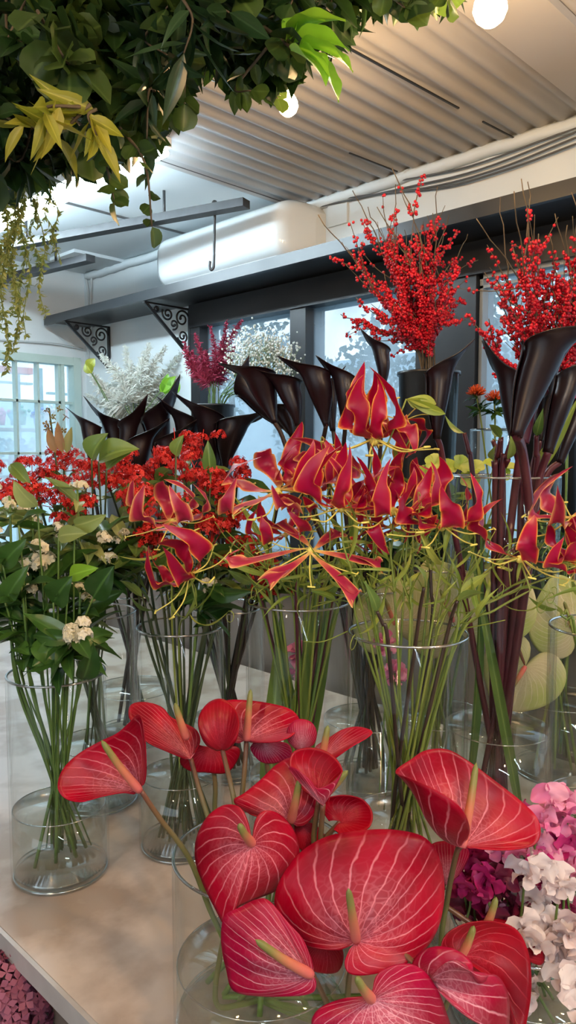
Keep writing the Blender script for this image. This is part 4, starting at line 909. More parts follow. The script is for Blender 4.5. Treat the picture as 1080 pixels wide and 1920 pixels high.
#@@BERRY
# ------------------------------------------------------------------ red berry branches
def berry_branch(lab, top, d, key, nb=55, bare=.25, twist=0., grp=''):
    T = P(top[0], top[1], d); c, r, z0, z1 = VS[key]
    b = V((c.x + R.uniform(-1, 1) * r * .5, c.y + R.uniform(-1, 1) * r * .5, z0 + .01)); rp = V((c.x, c.y, z1)) + (b - V((c.x, c.y, b.z))) * .6
    md = rp.lerp(T, .5) + rv(.02) + V((0, 0, .02)); pts = crv([b, rp, md, T], 9); pts = [p + rv(.0022) for p in pts]
    t = thing('berry_branch', lab, 'branch', rp, grp)
    m1 = MB(); m2 = MB(); m1.tube(pts, .0034, .0012, 6)
    L_ = (T - rp).length; sides = []
    for k in range(9):
        q = at(pts, R.uniform(.38, .8)); dr = (tan(pts, .7) + rv(.38)).normalized(); l = L_ * R.uniform(.12, .3) * 1
        e_ = q + dr * l; s_ = crv([q, q.lerp(e_, .5) + rv(.008), e_], 4); m1.tube(s_, .0018, .0008, 5); sides.append(s_)
    for k in range(nb):
        if R.random() < .55: s_ = R.choice(sides); q = at(s_, R.random())
        else: q = at(pts, .40 + (.6 - bare) * R.random() ** 1.2)
        for w in range(R.choice((1, 2, 3))):
            p = q + rv().normalized() * R.uniform(.004, .009); m2.new(); m2.ball(p, R.uniform(.0036, .005), 7, 5)
    m1.build('twig', m_twig, t); m2.build('berries', m_berry, t, kind='stuff')
mid_t = [(595, 402), (660, 355), (690, 388), (705, 388), (735, 312), (742, 345), (820, 347), (812, 400), (842, 402), (878, 440), (640, 452), (665, 560), (640, 590), (860, 500), (760, 430), (790, 420), (700, 520), (850, 560), (745, 520), (725, 560), (805, 500), (770, 480)]
rt_t = [(1090, 520), (1075, 640), (1120, 400), (1110, 480), (1060, 560), (1050, 520), (1030, 440), (900, 640), (892, 408), (938, 370), (962, 355), (980, 333), (995, 340), (1040, 400), (1075, 360), (1060, 420), (1090, 440), (1010, 440), (965, 470), (930, 530), (915, 600), (1075, 520), (1040, 480), (1000, 520), (1085, 600), (940, 560)]
for i, (x, y) in enumerate(mid_t):
    o_ = sorted(range(len(mid_t)), key=lambda k: mid_t[k]).index(i)
    berry_branch('red berry branch of the middle bunch, its tip %s from the left' % ORD[o_], (x, y), R.uniform(1.95, 2.2), 'I1', 150, .3 if y < 470 else .02, grp='middle bunch of red berries')
for i, (x, y) in enumerate(rt_t):
    o_ = sorted(range(len(rt_t)), key=lambda k: rt_t[k]).index(i)
    berry_branch('red berry branch of the right bunch, its tip %s from the left' % ORD[o_], (x, y), R.uniform(1.68, 1.9), 'I2', 150, .22 if y < 440 else .02, grp='right bunch of red berries')
#@@KAL
# ------------------------------------------------------------------ red clusters
def floret(mb, p, n, r, pet=4):
    a = n.orthogonal().normalized(); b = n.cross(a); s0 = R.random() * 6; mb.new()
    c = mb.add(p)
    for k in range(pet):
        an_ = s0 + k * 2 * math.pi / pet; o = a * math.cos(an_) + b * math.sin(an_); s_ = a * -math.sin(an_) + b * math.cos(an_)
        i1 = mb.add(p + (o * .55 + s_ * .36 + n * .25) * r); i2 = mb.add(p + (o + n * .12) * r); i3 = mb.add(p + (o * .55 - s_ * .36 + n * .25) * r)
        mb.f.append((c, i3, i2, i1))
    mb.tube([p - n * r * 1.1, p], r * .16, n=3, cap=False)
def cluster(mb, c, rx, rz, n, r, pet=4):
    for k in range(n):
        d_ = rv().normalized(); d_.z = abs(d_.z) * .9 - .25
        floret(mb, c + V((d_.x * rx, d_.y * rx, d_.z * rz)) * R.uniform(.75, 1.05), (d_ + V((0, 0, .2))).normalized(), r * R.uniform(.8, 1.2), pet)
kal = [(-15, 895, 1.62, 'L2'), (60, 878, 1.6, 'L2'), (120, 858, 1.66, 'L2'), (160, 890, 1.56, 'L2'), (205, 895, 1.6, 'B2'), (100, 925, 1.55, 'L2'), (130, 960, 1.5, 'L2'), (255, 905, 1.55, 'K'), (290, 872, 1.62, 'K'), (345, 880, 1.58, 'K'), (385, 895, 1.55, 'K'), (330, 830, 1.7, 'B1'), (375, 835, 1.72, 'B1'), (415, 915, 1.55, 'K'), (250, 945, 1.5, 'K'), (395, 1000, 1.48, 'K'), (285, 1010, 1.5, 'K'), (440, 1030, 1.5, 'K'), (510, 1060, 1.5, 'G'), (345, 960, 1.5, 'K'), (440, 960, 1.55, 'B1'), (30, 915, 1.5, 'L2'), (225, 865, 1.72, 'B2'), (445, 880, 1.6, 'B1'), (500, 1090, 1.48, 'G')]
ks = sorted(range(len(kal)), key=lambda k: kal[k][0])
xn = {}
for rank, i in enumerate(ks):
    x, y, d, key = kal[i]
    row = 'upper' if y < 885 else ('middle' if y < 940 else 'lower'); xn.setdefault(row, []).append(i)
for row, ids in xn.items():
    for r_, i in enumerate(ids):
        x, y, d, key = kal[i]; C = P(x, y, d)
        t = thing('red_cluster_flower', 'small red bloom cluster, %s from the left in the %s row' % (ORD[r_], row), 'flower', C, 'red flower clusters')
        pts = stem_in(C - V((0, 0, .02)), key, .6); MB().tube(pts, .0026, .0034, 6).build('stem', m_dstem, t)
        mb = MB()
        for k in range(8): q = C + V((R.uniform(-1, 1) * .032, R.uniform(-1, 1) * .032, R.uniform(-.03, .028))); cluster(mb, q, .02, .021, 38, .0048)
        for k in range(8): mb.tube([C - V((0, 0, .03)), C + rv(.016)], .001, n=3)
        mb.build('florets', m_kal, t, kind='stuff')
        mb = MB(); leafy(mb, pts, 6, .02, .3, .085, w=.45); mb.build('leaves', m_kleaf, t)
for i, (b, tp, w, lab) in enumerate([((172, 862), (203, 812), .05, 'green leaf standing up between the two red masses'), ((185, 865), (262, 842), .055, 'wide olive leaf lying flat left of the middle red mass'), ((200, 880), (245, 850), .04, 'small olive leaf tucked under the wide one'), ((395, 890), (390, 825), .028, 'narrow dark leaf standing in front of the black callas'), ((330, 855), (345, 815), .03, 'curled green leaf among the topmost red clusters'), ((20, 870), (60, 915), .03, 'long pale leaf crossing the leftmost red clusters')]):
    q, e_ = P(*b, 1.52), P(*tp, 1.5); t = thing('big_leaf', lab, 'leaf', q, 'large leaves among the red clusters'); MB().leaf(q, e_, TO_CAM + V((0, 0, .6)), w, 'oval', .3, .12, 10).build('blade', m_kleaf, t)
    MB().tube(stem_in(q, 'L2' if b[0] < 210 else 'K'), .002, n=5).build('stalk', m_dstem, t)
# pinkish brown sprig at the top left of the red mass
t = thing('flower_sprig', 'brownish pink sprig sticking up left of the black callas', 'sprig', P(118, 850, 1.6)); pts = stem_in(P(92, 765, 1.6), 'L2'); MB().tube(pts, .0018, .003, 6).build('stem', m_dstem, t)
mb = MB()
for k in range(14): q = P(R.uniform(86, 125), R.uniform(760, 835), 1.6); floret(mb, q, rv().normalized(), .009)
for b, e_ in (((118, 850), (108, 790)), ((125, 850), (135, 800)), ((105, 850), (90, 800))): mb.leaf(P(*b, 1.6), P(*e_, 1.6), TO_CAM, .02)
mb.build('leaves', mat('bronze_leaf', (.35, .12, .07), .5, (.25, .25, .08), .2), t)
# ------------------------------------------------------------------ leafy stems with white flowers
wf = [(78, 1040, 1.34), (142, 1195, 1.28), (60, 965, 1.42), (18, 930, 1.38), (195, 1000, 1.4), (110, 1000, 1.4), (145, 918, 1.45), (390, 1100, 1.45), (205, 1045, 1.42), (-10, 1010, 1.32), (230, 1010, 1.45), (150, 1110, 1.36), (40, 1100, 1.3)]
wl = ['with the largest white cluster, left of centre in the green mass', 'with a white cluster hanging lowest over the vase rim', 'with small white buds near the upper left of the green mass', 'with white buds closest to the left edge', 'with pale buds at the right side of the green mass', 'with cream buds just above the largest cluster', 'with a round cream bud right under the red mass', 'with a small white bloom below the nodding flame lily', 'with faded pinkish buds right of the largest cluster', 'cut by the left edge of the picture', 'with tiny buds furthest right beside the red mass', 'with one pale bloom midway down on the right', 'leaning left low over the leftmost vase']
for i, ((x, y, d), l) in enumerate(zip(wf, wl)):
    C = P(x, y, d); t = thing('white_flower_stem', 'leafy green stem ' + l, 'flower', C, 'leafy stems with white flowers')
    key = 'L' if x < 190 else ('L2' if x < 300 else 'K'); pts = stem_in(C, key, .7); MB().tube(pts, .0022, .0036, 7).build('stem', m_stem, t)
    mb = MB(); big = i in (0, 1)
    for k in range(6 if big else 3): cluster(mb, C + rv(.011 if big else .009), .011, .011, 16 if big else 10, .0095 if big else .006, 5)
    mb.build('blooms', m_white, t, kind='stuff')
    mb = MB(); leafy(mb, pts, 19, .0, .42, .088, w=.36, lift=.5); mb.build('leaves', m_wleaf if i % 4 != 2 else m_wpale, t)
for i, (b, e_, w, m) in enumerate([((120, 1210), (60, 1250), .04, m_wleaf), ((30, 1215), (55, 1228), .03, m_wleaf), ((75, 1195), (100, 1255), .042, m_wleaf), ((5, 1060), (50, 1010), .04, m_wleaf), ((10, 1130), (55, 1060), .038, m_wleaf), ((100, 1130), (135, 1080), .05, m_wleaf), ((130, 1080), (185, 1065), .03, m_bright), ((70, 950), (25, 900), .035, m_wpale), ((110, 1005), (165, 1000), .032, m_wpale), ((175, 1120), (215, 1060), .05, m_wleaf), ((155, 1275), (175, 1205), .04, m_wleaf), ((140, 985), (200, 965), .034, m_wpale), ((35, 985), (90, 960), .03, m_wleaf)]):
    q, e2 = P(*b, 1.3), P(*e_, 1.27); t = thing('leaf_sprig', 'glossy leaf over the leftmost vases, ' + ['hanging low in the centre', 'small and lowest at the left', 'pointing straight down', 'pale topped at the left edge', 'dark at the left edge', 'broad below the largest white cluster', 'bright green right of the largest white cluster', 'pale and long at the upper left', 'pale right above the largest cluster', 'dark at the right side', 'tall beside the lowest white cluster', 'pale under the red mass', 'dark at the upper left'][i], 'leaf', q, 'single leaves over the left vases')
    MB().leaf(q, e2, TO_CAM + rv(.35) + V((0, 0, .3)), w, 'oval', .22, .08, 10, wave=.04).build('blade', m, t); MB().tube(stem_in(q, 'L'), .0017, n=5).build('stalk', m_stem, t)
# ------------------------------------------------------------------ sweet peas
def sweet_pea(lab, x, y, d, m, s=.03, n=3):
    C = P(x, y, d); t = thing('sweet_pea', lab, 'flower', C, 'sweet peas at the lower right')
    pts = stem_in(C, 'S', .5); MB().tube(pts, .0015, .0024, 6).build('stem', m_stem, t)
    for k in range(n):
        c = C + (rv(.35) * s if k else V((0, 0, 0))); nn = (TO_CAM * .8 + rv(.55)).normalized(); up = (V((0, 0, 1)) + rv(.5)); mb = MB(); S_ = nn.cross(up).normalized(); U = S_.cross(nn) * -1
        if U.z < 0: U = -U
        for sg in (-1, 1): mb.leaf(c, c + (U * .85 + S_ * sg * .62) * s, nn, s * 1.15, 'fan', .12, .12, 8, wave=.12)
        for sg in (-1, 1): mb.leaf(c, c + (U * -.25 + S_ * sg * .3 + nn * .5) * s * 1.1, nn + S_ * sg, s * .65, 'fan', .2, .2, 7, wave=.08)
        mb.build('bloom', m, t)
sp = [(912, 1625, m_sp, 'pale pink sweet pea below the right wing of the high anthurium'), (935, 1590, m_sm, 'magenta sweet pea half behind the high anthurium'), (1000, 1590, m_sp, 'bright pink sweet pea at the right of the bunch'), (1060, 1505, m_sp, 'pink sweet pea standing highest at the right edge'), (1040, 1560, m_sp, 'large bright pink sweet pea below the highest one'), (985, 1640, m_sw, 'cream white sweet pea in the middle of the bunch'), (1050, 1665, m_sw, 'purest white sweet pea near the right edge'), (1000, 1690, m_sw, 'white sweet pea just under the middle one'), (950, 1640, m_sb, 'burgundy sweet pea left of the cream white one'), (880, 1660, m_sm, 'magenta sweet pea behind the stem of the high anthurium'), (900, 1700, m_sb, 'burgundy sweet pea above the greenish spadix'), (960, 1700, m_sb, 'deep burgundy sweet pea in the centre'), (870, 1710, m_sb, 'burgundy sweet pea furthest left in the bunch'), (1060, 1620, m_sp, 'soft pink sweet pea touching the right edge'), (1030, 1740, m_sw, 'blush white sweet pea low on the right'), (1060, 1790, m_sw, 'white sweet pea lower at the right edge'), (1020, 1800, m_sw, 'white sweet pea above the rim of its vase'), (985, 1850, m_sw, 'white sweet pea hanging over the vase rim'), (1075, 1720, m_sb, 'burgundy sweet pea at the right edge'), (1010, 1630, m_sb, 'burgundy sweet pea behind the white ones'), (905, 1660, m_sm, 'small magenta sweet pea near the anthurium stem'), (1000, 1760, m_sw, 'cream sweet pea beside the lower right anthurium'), (1070, 1850, m_sw, 'lowest white sweet pea at the right edge'), (975, 1560, m_sm, 'magenta sweet pea at the top left of the bunch'), (930, 1745, m_sb, 'burgundy sweet pea behind the deep red anthurium'), (850, 1640, m_sm, 'rosy sweet pea left of the anthurium stem')]
sp += [(920, 1660, m_sb, 'burgundy sweet pea close under the pale pink one'), (945, 1670, m_sp, 'small pink sweet pea in the dark centre of the bunch'), (890, 1620, m_sm, 'magenta sweet pea hard against the anthurium stem'), (1020, 1660, m_sm, 'magenta sweet pea between the two white ones'), (1075, 1580, m_sm, 'magenta sweet pea at the right edge above the soft pink one'), (1010, 1545, m_sp, 'rose sweet pea at the top of the bunch'), (1040, 1600, m_sm, 'magenta sweet pea under the large bright pink one'), (985, 1720, m_sb, 'burgundy sweet pea just right of the centre'), (1040, 1700, m_sb, 'burgundy sweet pea tucked between the lower white ones'), (925, 1720, m_sm, 'wine red sweet pea above the deep red anthurium'), (960, 1600, m_sp, 'light pink sweet pea beside the wing tip of the high anthurium'), (1055, 1830, m_sw, 'white sweet pea second lowest at the right edge'), (1040, 1770, m_sw, 'cream sweet pea just left of the edge, low down'), (1065, 1530, m_sp, 'pink sweet pea just under the highest one'), (1075, 1750, m_sw, 'white sweet pea cut by the right edge')]
for x, y, m, l in sp: sweet_pea(l, x, y, R.uniform(.98, 1.1) if m is not m_sw else R.uniform(.95, 1.0), m, .028)
#@@BACK
# ------------------------------------------------------------------ plumes, small white sprays, pincushions, hellebores at the back
def plume(lab, base, top, d, key, m, n=260, w=.05, grp='', name='plume', fl=.02):
    B, T = P(*base, d), P(*top, d); t = thing(name, lab, 'flower', B, grp)
    st = stem_in(B, key, .3); MB().tube(st, .002, n=5).build('stem', m_stem, t)
    ax = crv([B, B.lerp(T, .5) + rv(.015), T], 8); mb = MB(); mb.tube(ax, .0015, .0008, 4)
    for k in range(n):
        u = R.random(); q = at(ax, u); d_ = (rv().normalized() + tan(ax, min(.95, u)) * .9).normalized(); l = w * (1 - u * .8) * R.uniform(.5, 1)
        e_ = q + d_ * l - V((0, 0, l * .3)); mb.new(); mb.leaf(q, e_, rv(), fl * .13, 'lance', nu=2, vary=False)
        if k % 2: mb.leaf(q.lerp(e_, .6), e_ + rv(.006), rv(), fl * .12, 'lance', nu=2, vary=False)
    mb.build('plume_head', m, t, kind='stuff')
wp = [((235, 760), (165, 690)), ((240, 760), (190, 665)), ((250, 755), (235, 650)), ((260, 750), (280, 645)), ((265, 755), (310, 650)), ((262, 760), (340, 660)), ((270, 765), (355, 690)), ((250, 770), (200, 720)), ((245, 770), (165, 740)), ((255, 770), (300, 710)), ((250, 760), (255, 690)), ((245, 770), (215, 760)), ((275, 765), (325, 725))]
for i, (b, tpx) in enumerate(wp): plume('feathery white plume by the shelf brackets, %s counted from the left' % ORD[sorted(range(len(wp)), key=lambda k: wp[k][1]).index(i)], b, tpx, DW - .12 + .02 * i, 'W', m_plume, 520, .10, 'white plumes on the ledge', 'white_plume', .05)
pp = [((390, 720), (345, 640)), ((395, 715), (365, 625)), ((400, 715), (395, 612)), ((405, 715), (425, 603)), ((410, 715), (452, 600)), ((400, 720), (350, 680)), ((405, 720), (440, 650)), ((400, 720), (385, 660)), ((400, 722), (415, 640)), ((395, 720), (360, 660))]
for i, (b, tpx) in enumerate(pp): plume('crimson pink feathery plume beside the second bracket, %s from the left' % ORD[sorted(range(len(pp)), key=lambda k: pp[k][1]).index(i)], b, tpx, DW2 - .1 + .02 * i, 'W2', m_pplume, 420, .06, 'pink plumes on the ledge', 'pink_plume', .04)
gy = [(440, 665), (465, 645), (490, 640), (515, 645), (535, 660), (480, 670), (510, 675), (450, 690), (540, 685), (525, 700), (500, 655), (470, 690)]
for i, (x, y) in enumerate(gy):
    C = P(x, y, DW2 - .25); t = thing('gypsophila_spray', 'cloud of tiny white blooms behind the high arching calla, %s from the left' % ORD[sorted(range(len(gy)), key=lambda k: gy[k]).index(i)], 'flower', C, 'tiny white sprays'); mb = MB(); m1 = MB()
    root = C - V((0, 0, .09)); m1.tube(stem_in(root, 'W2', .3), .0015, n=4)
    for k in range(95):
        q = C + V((R.gauss(0, .03), R.gauss(0, .03), R.gauss(0, .027))); mb.new(); mb.ball(q, R.uniform(.0035, .0055), 5, 3)
        if k % 3 == 0: m1.tube([root, q], .0005, n=3)
    mb.build('blooms', m_gyp, t, kind='stuff'); m1.build('stem', m_stem, t)
for i, (b, e_) in enumerate([((165, 690), (178, 672)), ((172, 700), (160, 680)), ((300, 735), (330, 705)), ((310, 740), (315, 700)), ((325, 740), (335, 712))]):
    q = P(*b, DW - .2); t = thing('leaf_sprig', ['small olive leaf at the left of the white plumes', 'second small olive leaf at the left of the white plumes', 'bright green leaf between white and pink plumes', 'upright green leaf left of the pink plumes', 'dark green leaf touching the pink plumes'][i], 'leaf', q, 'leaves among the plumes'); MB().leaf(q, P(*e_, DW - .2), TO_CAM, .05, nu=8).build('blade', m_bright if i > 1 else m_yleaf, t); MB().tube(stem_in(q, 'W'), .002, n=4).build('stalk', m_stem, t)
for i, (x, y, l) in enumerate([(893, 742, 'orange pincushion flower at the left of the small ledge vase'), (927, 752, 'orange pincushion flower at the right of the small ledge vase')]):
    C = P(x, y, 2.2); t = thing('pincushion_flower', l, 'flower', C, 'orange pincushions'); mb = MB()
    for k in range(130):
        d_ = rv().normalized(); d_.z = abs(d_.z); e_ = C + d_ * R.uniform(.022, .032) + V((0, 0, .004)); mb.new(); mb.tube([C + d_ * .008, C + d_ * .02 + V((0, 0, .002)), e_], .0009, .0012, 3)
    mb.build('styles', m_prot, t, kind='stuff'); pts = stem_in(C, 'P'); MB().tube(pts, .0028, n=6).build('stem', m_gstem, t)
    mb = MB(); leafy(mb, pts, 16, .02, .35, .05, 'lance', .3, .6); mb.build('leaves', m_wleaf, t)
hl = [(815, 870), (840, 878), (862, 872), (890, 880), (925, 872), (955, 880), (800, 890), (880, 900), (940, 895)]
for i, (x, y) in enumerate(hl):
    C = P(x, y, 1.72); t = thing('green_bloom', 'lime green cup shaped bloom behind the tall vase rim, %s from the left' % ORD[sorted(range(len(hl)), key=lambda k: hl[k]).index(i)], 'flower', C, 'lime green blooms'); mb = MB(); n_ = (TO_CAM + V((0, 0, 1)) + rv(.5)).normalized(); a = n_.orthogonal().normalized(); b = n_.cross(a)
    for k in range(5): an_ = k * 1.257 + i; mb.leaf(C, C + (a * math.cos(an_) + b * math.sin(an_) + n_ * .35) * .024, n_, .026, 'fan', .15, .1, 6)
    mb.build('petals', m_hell, t); MB().tube(stem_in(C, 'B4'), .0018, n=5).build('stem', m_gstem, t)
# pink carnation at the right edge, pink blooms low behind the vases
for x, y, d, key, l, m in ((1068, 745, 1.75, 'B5', 'red ruffled carnation at the right edge between the callas', m_sm), (1062, 720, 1.8, 'B5', 'second red carnation just above the first at the right edge', m_sm), (560, 1225, 1.62, 'B3', 'small pink bloom glimpsed through the middle vase', m_sp), (725, 1205, 1.62, 'B3', 'pink bloom seen between the two wide vases', m_sp), (740, 1262, 1.6, 'B3', 'lower pink bloom seen through the wide vase', m_sp), (565, 1255, 1.62, 'B3', 'lower small pink bloom glimpsed through the middle vase', m_sp)):
    C = P(x, y, d); t = thing('carnation', l, 'flower', C, 'carnations'); mb = MB()
    for k in range(36): d_ = rv().normalized(); mb.leaf(C + d_ * .006, C + d_ * .03, rv(), .02, 'fan', .1, .1, 5, wave=.15)
    mb.build('bloom', m, t)
    if y > 1000:
        c_ = VS['B3'][0]; MB().tube(crv([C, V((C.x, C.y, C.z - .08)), V((c_.x * .3 + C.x * .7, c_.y * .3 + C.y * .7, TZ + .004))]), .002, n=5).build('stem', m_stem, t)
    else: MB().tube(stem_in(C, key), .002, n=5).build('stem', m_stem, t)
# hydrangeas below the table edge
for i, (x, y) in enumerate([(12, 1850), (38, 1895), (0, 1915)]):
    C = P(x, y, 1.25); t = thing('hydrangea', ['dusty pink hydrangea head highest below the table edge', 'dusty pink hydrangea head at the bottom corner beside the table', 'dusty pink hydrangea head cut by the lower left corner'][i], 'flower', C, 'hydrangeas under the table edge'); mb = MB()
    for k in range(110):
        d_ = rv().normalized(); floret(mb, C + d_ * R.uniform(.045, .055), d_, .017, 4)
    mb.build('florets', m_hyd, t, kind='stuff')
    MB().tube(crv([C, C - V((0, 0, .3)), V((C.x, C.y, .15))]), .004, n=6).build('stem', m_stem, t)
    C2 = C; 
bk = P(15, 1890, 1.25); t = thing('floor_bucket', 'dark bucket under the hydrangeas on the floor', 'bucket', (bk.x, bk.y, 0)); MB().lathe(V((bk.x, bk.y, 0)), [(.001, .001), (.12, .001), (.15, .32), (.14, .32), (.115, .01), (.001, .01)], 32).build('body', m_bk, t)
#@@CANOPY
# ------------------------------------------------------------------ hanging greenery
poly = [(-80, -80), (880, -80), (850, 15), (760, 25), (690, 20), (630, 60), (600, 110), (570, 150), (500, 185), (420, 150), (350, 140), (345, 215), (300, 235), (300, 280), (240, 300), (150, 325), (60, 345), (-60, 390)]
def inside(x, y):
    c = False; j = len(poly) - 1
    for i in range(len(poly)):
        (xi, yi), (xj, yj) = poly[i], poly[j]
        if (yi > y) != (yj > y) and x < (xj - xi) * (y - yi) / (yj - yi) + xi: c = not c
        j = i
    return c
def spray(lab, base, tip, d, m, prof, size, wr, n, grp, name='leafy_branch', d2=None, sag=.0, step=None, lim=1.0):
    B, T = P(*base, d if d2 is None else d2), P(*tip, d); t = thing(name, lab, 'branch', B, grp)
    pts = crv([B, B.lerp(T, .5) + rv(.02) + V((0, 0, sag)), T], 6); MB().tube(pts, .0028, .0013, 5).build('twig', m_twig, t)
    mb = MB()
    for k in range(n):
        u = (k + .5) / n; q = at(pts, u); tt = tan(pts, min(.98, u)); sd = rv(); sd = (sd - tt * sd.dot(tt)).normalized(); d_ = (sd + tt * .55 + V((0, 0, -.25))).normalized(); s_ = size * R.uniform(.7, 1.15) * (1 - .3 * u)
        mb.leaf(q, q + d_ * s_, rv() + V((0, 0, .6)), s_ * wr, prof, .15, R.uniform(-.08, .12), 6, wave=.03)
    mb.leaf(T, T + tan(pts, .95) * size * .9, rv(), size * wr, prof, .15, .05, 6)
    mb.build('leaves', m, t); return t
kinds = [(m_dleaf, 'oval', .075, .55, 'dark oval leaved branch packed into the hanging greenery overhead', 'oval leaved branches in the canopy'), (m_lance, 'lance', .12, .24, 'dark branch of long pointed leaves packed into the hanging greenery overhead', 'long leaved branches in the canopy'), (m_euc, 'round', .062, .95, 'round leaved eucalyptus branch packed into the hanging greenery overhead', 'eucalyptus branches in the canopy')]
cnt = 0; tries = 0
while cnt < 190 and tries < 6000:
    tries += 1; x = R.uniform(-80, 860); y = R.uniform(-80, 385)
    if not inside(x, y): continue
    cnt += 1; lay = cnt / 190
    d = 1.62 - .5 * lay if x < 450 else 1.5 - .3 * lay
    k = R.choices((0, 1, 2), ((.38, .22, .40) if x < 300 or x > 460 else (.3, .4, .3)))[0]
    if 80 < x < 200 and 20 < y < 190 and lay > .6: k = 2
    if x > 560 and y < 40: k = 2
    m, prof, size, wr, lab, grp = kinds[k]
    ang = R.uniform(-1.2, 1.2); l = R.uniform(70, 130)
    bx, by = x - math.sin(ang) * l * .6, y - l
    spray(lab, (bx, by), (x, y - 25), d, m, prof, size, wr, 15, grp, d2=d + .08)
# dense dark heart of the canopy: twigs and small leaves too many to count
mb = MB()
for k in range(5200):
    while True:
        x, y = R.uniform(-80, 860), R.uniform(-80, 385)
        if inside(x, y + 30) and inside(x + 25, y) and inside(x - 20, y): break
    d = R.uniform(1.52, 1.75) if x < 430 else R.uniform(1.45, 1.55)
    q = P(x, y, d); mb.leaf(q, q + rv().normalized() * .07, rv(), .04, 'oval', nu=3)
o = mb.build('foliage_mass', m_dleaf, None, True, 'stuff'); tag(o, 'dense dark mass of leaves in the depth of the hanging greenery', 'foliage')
# named sprigs along the edge
spray('golden willow sprig hanging at the left of the greenery', (170, 195), (40, 232), 1.05, m_yleaf, 'lance', .085, .26, 13, 'golden sprigs', 'willow_sprig')
spray('golden willow sprig with drooping leaves beside the first', (150, 200), (105, 255), 1.04, m_yleaf, 'lance', .09, .28, 10, 'golden sprigs', 'willow_sprig')
spray('golden willow sprig nearest the centre with one long hanging leaf', (180, 205), (182, 255), 1.06, m_yleaf, 'lance', .075, .32, 7, 'golden sprigs', 'willow_sprig')
spray('yellow tinged eucalyptus sprig hanging lowest in front of the ceiling rail', (225, 240), (285, 425), 1.15, m_yel if False else m_euc, 'round', .036, .95, 9, 'hanging eucalyptus sprigs', 'eucalyptus_sprig')
spray('eucalyptus sprig hanging in front of the strip light', (190, 270), (215, 380), 1.2, m_euc, 'round', .042, .9, 10, 'hanging eucalyptus sprigs', 'eucalyptus_sprig')
spray('eucalyptus sprig with a ball of round leaves below the canopy edge', (320, 120), (345, 195), 1.2, m_euc, 'round', .045, .95, 8, 'hanging eucalyptus sprigs', 'eucalyptus_sprig')
spray('eucalyptus sprig of round leaves at the upper left of the greenery', (70, 20), (140, 130), 1.05, m_euc, 'round', .07, .95, 14, 'hanging eucalyptus sprigs', 'eucalyptus_sprig')
spray('bunch of dark pointed leaves pointing down beside the strip light end', (290, 170), (275, 260), 1.18, m_lance, 'lance', .085, .32, 12, 'hanging long leaves', 'leafy_branch')
spray('long dark leaves falling from the top centre of the greenery', (330, -20), (345, 100), 1.1, m_lance, 'lance', .12, .22, 10, 'hanging long leaves', 'leafy_branch')
spray('small pointed leaves dangling at the right of the canopy above the small bulb', (500, 90), (470, 170), 1.25, m_euc, 'oval', .055, .5, 9, 'hanging long leaves', 'leafy_branch')
spray('round leaves around the socket of the small bulb', (545, 120), (520, 185), 1.6, m_euc, 'round', .045, .8, 7, 'hanging eucalyptus sprigs', 'eucalyptus_sprig')
spray('two round leaves hanging alone near the top right of the greenery', (700, -40), (760, 15), 1.2, m_euc, 'round', .05, .9, 8, 'hanging eucalyptus sprigs', 'eucalyptus_sprig')
spray('round leaves close to the large bulb at the top', (790, -50), (840, 0), 1.3, m_euc, 'round', .045, .9, 7, 'hanging eucalyptus sprigs', 'eucalyptus_sprig')
t = thing('magnolia_sprig', 'bright lime green big leaved sprig glowing beside the small bulb', 'branch', P(540, 90, 1.2)); MB().tube(crv([P(480, 40, 1.25), P(540, 85, 1.2), P(570, 105, 1.18)]), .004, .002).build('twig', m_twig, t)
for b, e_, w in (((535, 75), (648, 38), .055), ((560, 88), (662, 135), .056), ((558, 95), (635, 192), .062), ((545, 75), (575, 25), .05), ((545, 95), (612, 160), .058), ((550, 80), (655, 95), .05), ((540, 70), (610, 40), .052)):
    MB().leaf(P(*b, 1.18), P(*e_, 1.14 + R.uniform(0, .04)), TO_CAM * .5 + V((0, 0, 1)) + rv(.25), w, 'oval', .25, .08, 12, wave=.04).build('leaf', m_bright, t)
for b, e_ in ((( 320, 200), (340, 240)),): pass
# trailing vines at the left edge
vn = [(8, 400, 700, 'longest'), (28, 395, 655, 'thick'), (-12, 400, 690, 'outermost'), (45, 390, 630, 'sparse'), (75, 385, 590, 'wavy'), (100, 375, 490, 'short'), (60, 380, 500, 'tangled'), (22, 400, 590, 'dense'), (88, 380, 470, 'thin'), (40, 390, 560, 'pale'), (-4, 400, 620, 'bushy'), (14, 395, 520, 'stubby')]
for i, (x, y0, y1, a) in enumerate(vn):
    d = 1.45 + .02 * i; pts = [P(x - 6, y0 - 90, d)] + [P(x + 7 * math.sin(k * 1.3 + i) + k * (1 if x > 40 else .2), y0 - 20 + (y1 - y0 + 20) * k / 7, d) for k in range(8)]
    pts = crv(pts, 5); t = thing('trailing_vine', '%s trailing vine hanging at the left edge of the picture, %s vine from the left' % (a, ORD[sorted(range(len(vn)), key=lambda k: vn[k][0]).index(i)]), 'vine', pts[0], 'trailing vines at the left'); MB().tube(pts, .0012, .0007, 4).build('runner', m_gstem, t); mb = MB()
    for k in range(int((y1 - y0) * (.5 if a in ('thin', 'wavy', 'sparse', 'short') else .85))):
        q = at(pts, R.uniform(.05, 1)); d_ = (rv(.8) + V((0, 0, -.8))).normalized(); s_ = R.uniform(.010, .018); mb.leaf(q, q + d_ * s_, rv(), s_ * .42, 'lance', nu=3)
    mb.build('leaves', m_vine, t)
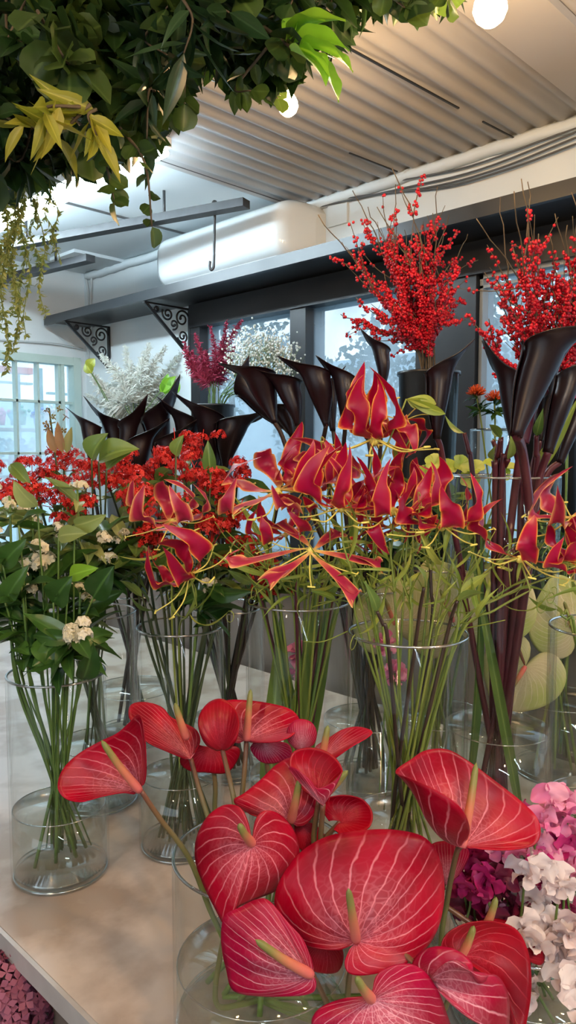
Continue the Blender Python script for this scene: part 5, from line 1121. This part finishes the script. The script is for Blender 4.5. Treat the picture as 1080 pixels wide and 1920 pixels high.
# sub-parts: leaves hang on their stem, berries on their twig, the spadix in its spathe
UNDER = {'leaves': ('stem', 'stalk', 'twig', 'runner'), 'leaf': ('stem', 'stalk', 'twig'), 'berries': ('twig',), 'spadix': ('spathe',), 'tube': ('housing',), 'waterline_glint': ('water',), 'rim': ('glass_wall',), 'base_glint': ('glass_wall',), 'socket': ('flex',), 'louvre': ('casing',)}
sib = {}
for o in COL.objects:
    if o.parent: sib.setdefault(o.parent.name, []).append(o)
for lst in sib.values():
    for o in lst:
        for w_ in UNDER.get(o.name.split('.')[0], ()):
            h_ = [q for q in lst if q.name.split('.')[0] == w_]
            if h_: o.parent = h_[0]; break
#@@LIGHT
# ------------------------------------------------------------------ light
w = bpy.data.worlds.new('sky'); sc.world = w; w.use_nodes = True; bg = w.node_tree.nodes['Background']
bg.inputs[0].default_value = (.74, .87, 1, 1); bg.inputs[1].default_value = 1.5
def area(loc, tgt, sx, sy, e, c):
    ld = bpy.data.lights.new('daylight', 'AREA'); ld.shape = 'RECTANGLE'; ld.size = sx; ld.size_y = sy; ld.energy = e; ld.color = c
    o = bpy.data.objects.new('daylight', ld); COL.objects.link(o); o.location = loc; o.rotation_euler = (V(tgt) - V(loc)).to_track_quat('-Z', 'Y').to_euler(); return o
# unseen strip lights and bulbs added as fill; portals guide daylight through openings
tube_lamp(V((-.5, -1.9, 2.5)), V((-.5, -.5, 2.5)), 'unseen strip light added as fill over the aisle behind the viewer')
tube_lamp(V((.9, -1.9, 2.5)), V((.9, -.7, 2.5)), 'unseen strip light added as fill above the near end of the display table')
for q, l in ((V((.35, -.35, 2.2)), 'unseen warm bulb added as fill overhead behind the viewer'), (V((1.2, -.7, 2.2)), 'unseen warm bulb added as fill above the near end of the table'), (V((-.5, .5, 2.2)), 'unseen warm bulb added as fill over the aisle left of the viewer')): bulb(q, .032, l, 16)
for (loc, tgt, sx, sy) in (((-2.55, -.3, 1.52), (0, -.3, 1.52), 3.8, 1.65), ((WX + .1, 1.0, 1.6), (0, 1.0, 1.6), 7, 1.0), ((1, FY + .1, 1.4), (1, 0, 1.4), 3, 1.)):
    o = area(loc, tgt, sx, sy, 0, (1, 1, 1)); o.data.cycles.is_portal = True; o.name = 'portal'
sc.view_settings.view_transform = 'Standard'; sc.view_settings.look = 'None'; sc.view_settings.gamma = 1; sc.view_settings.exposure = 0.55
cy = sc.cycles; cy.use_denoising = True; cy.max_bounces = 8; cy.transparent_max_bounces = 40; cy.transmission_bounces = 8; cy.diffuse_bounces = 3; cy.glossy_bounces = 3
cy.caustics_reflective = False; cy.caustics_refractive = False; cy.sample_clamp_indirect = 6; cy.use_adaptive_sampling = True; cy.adaptive_threshold = .02
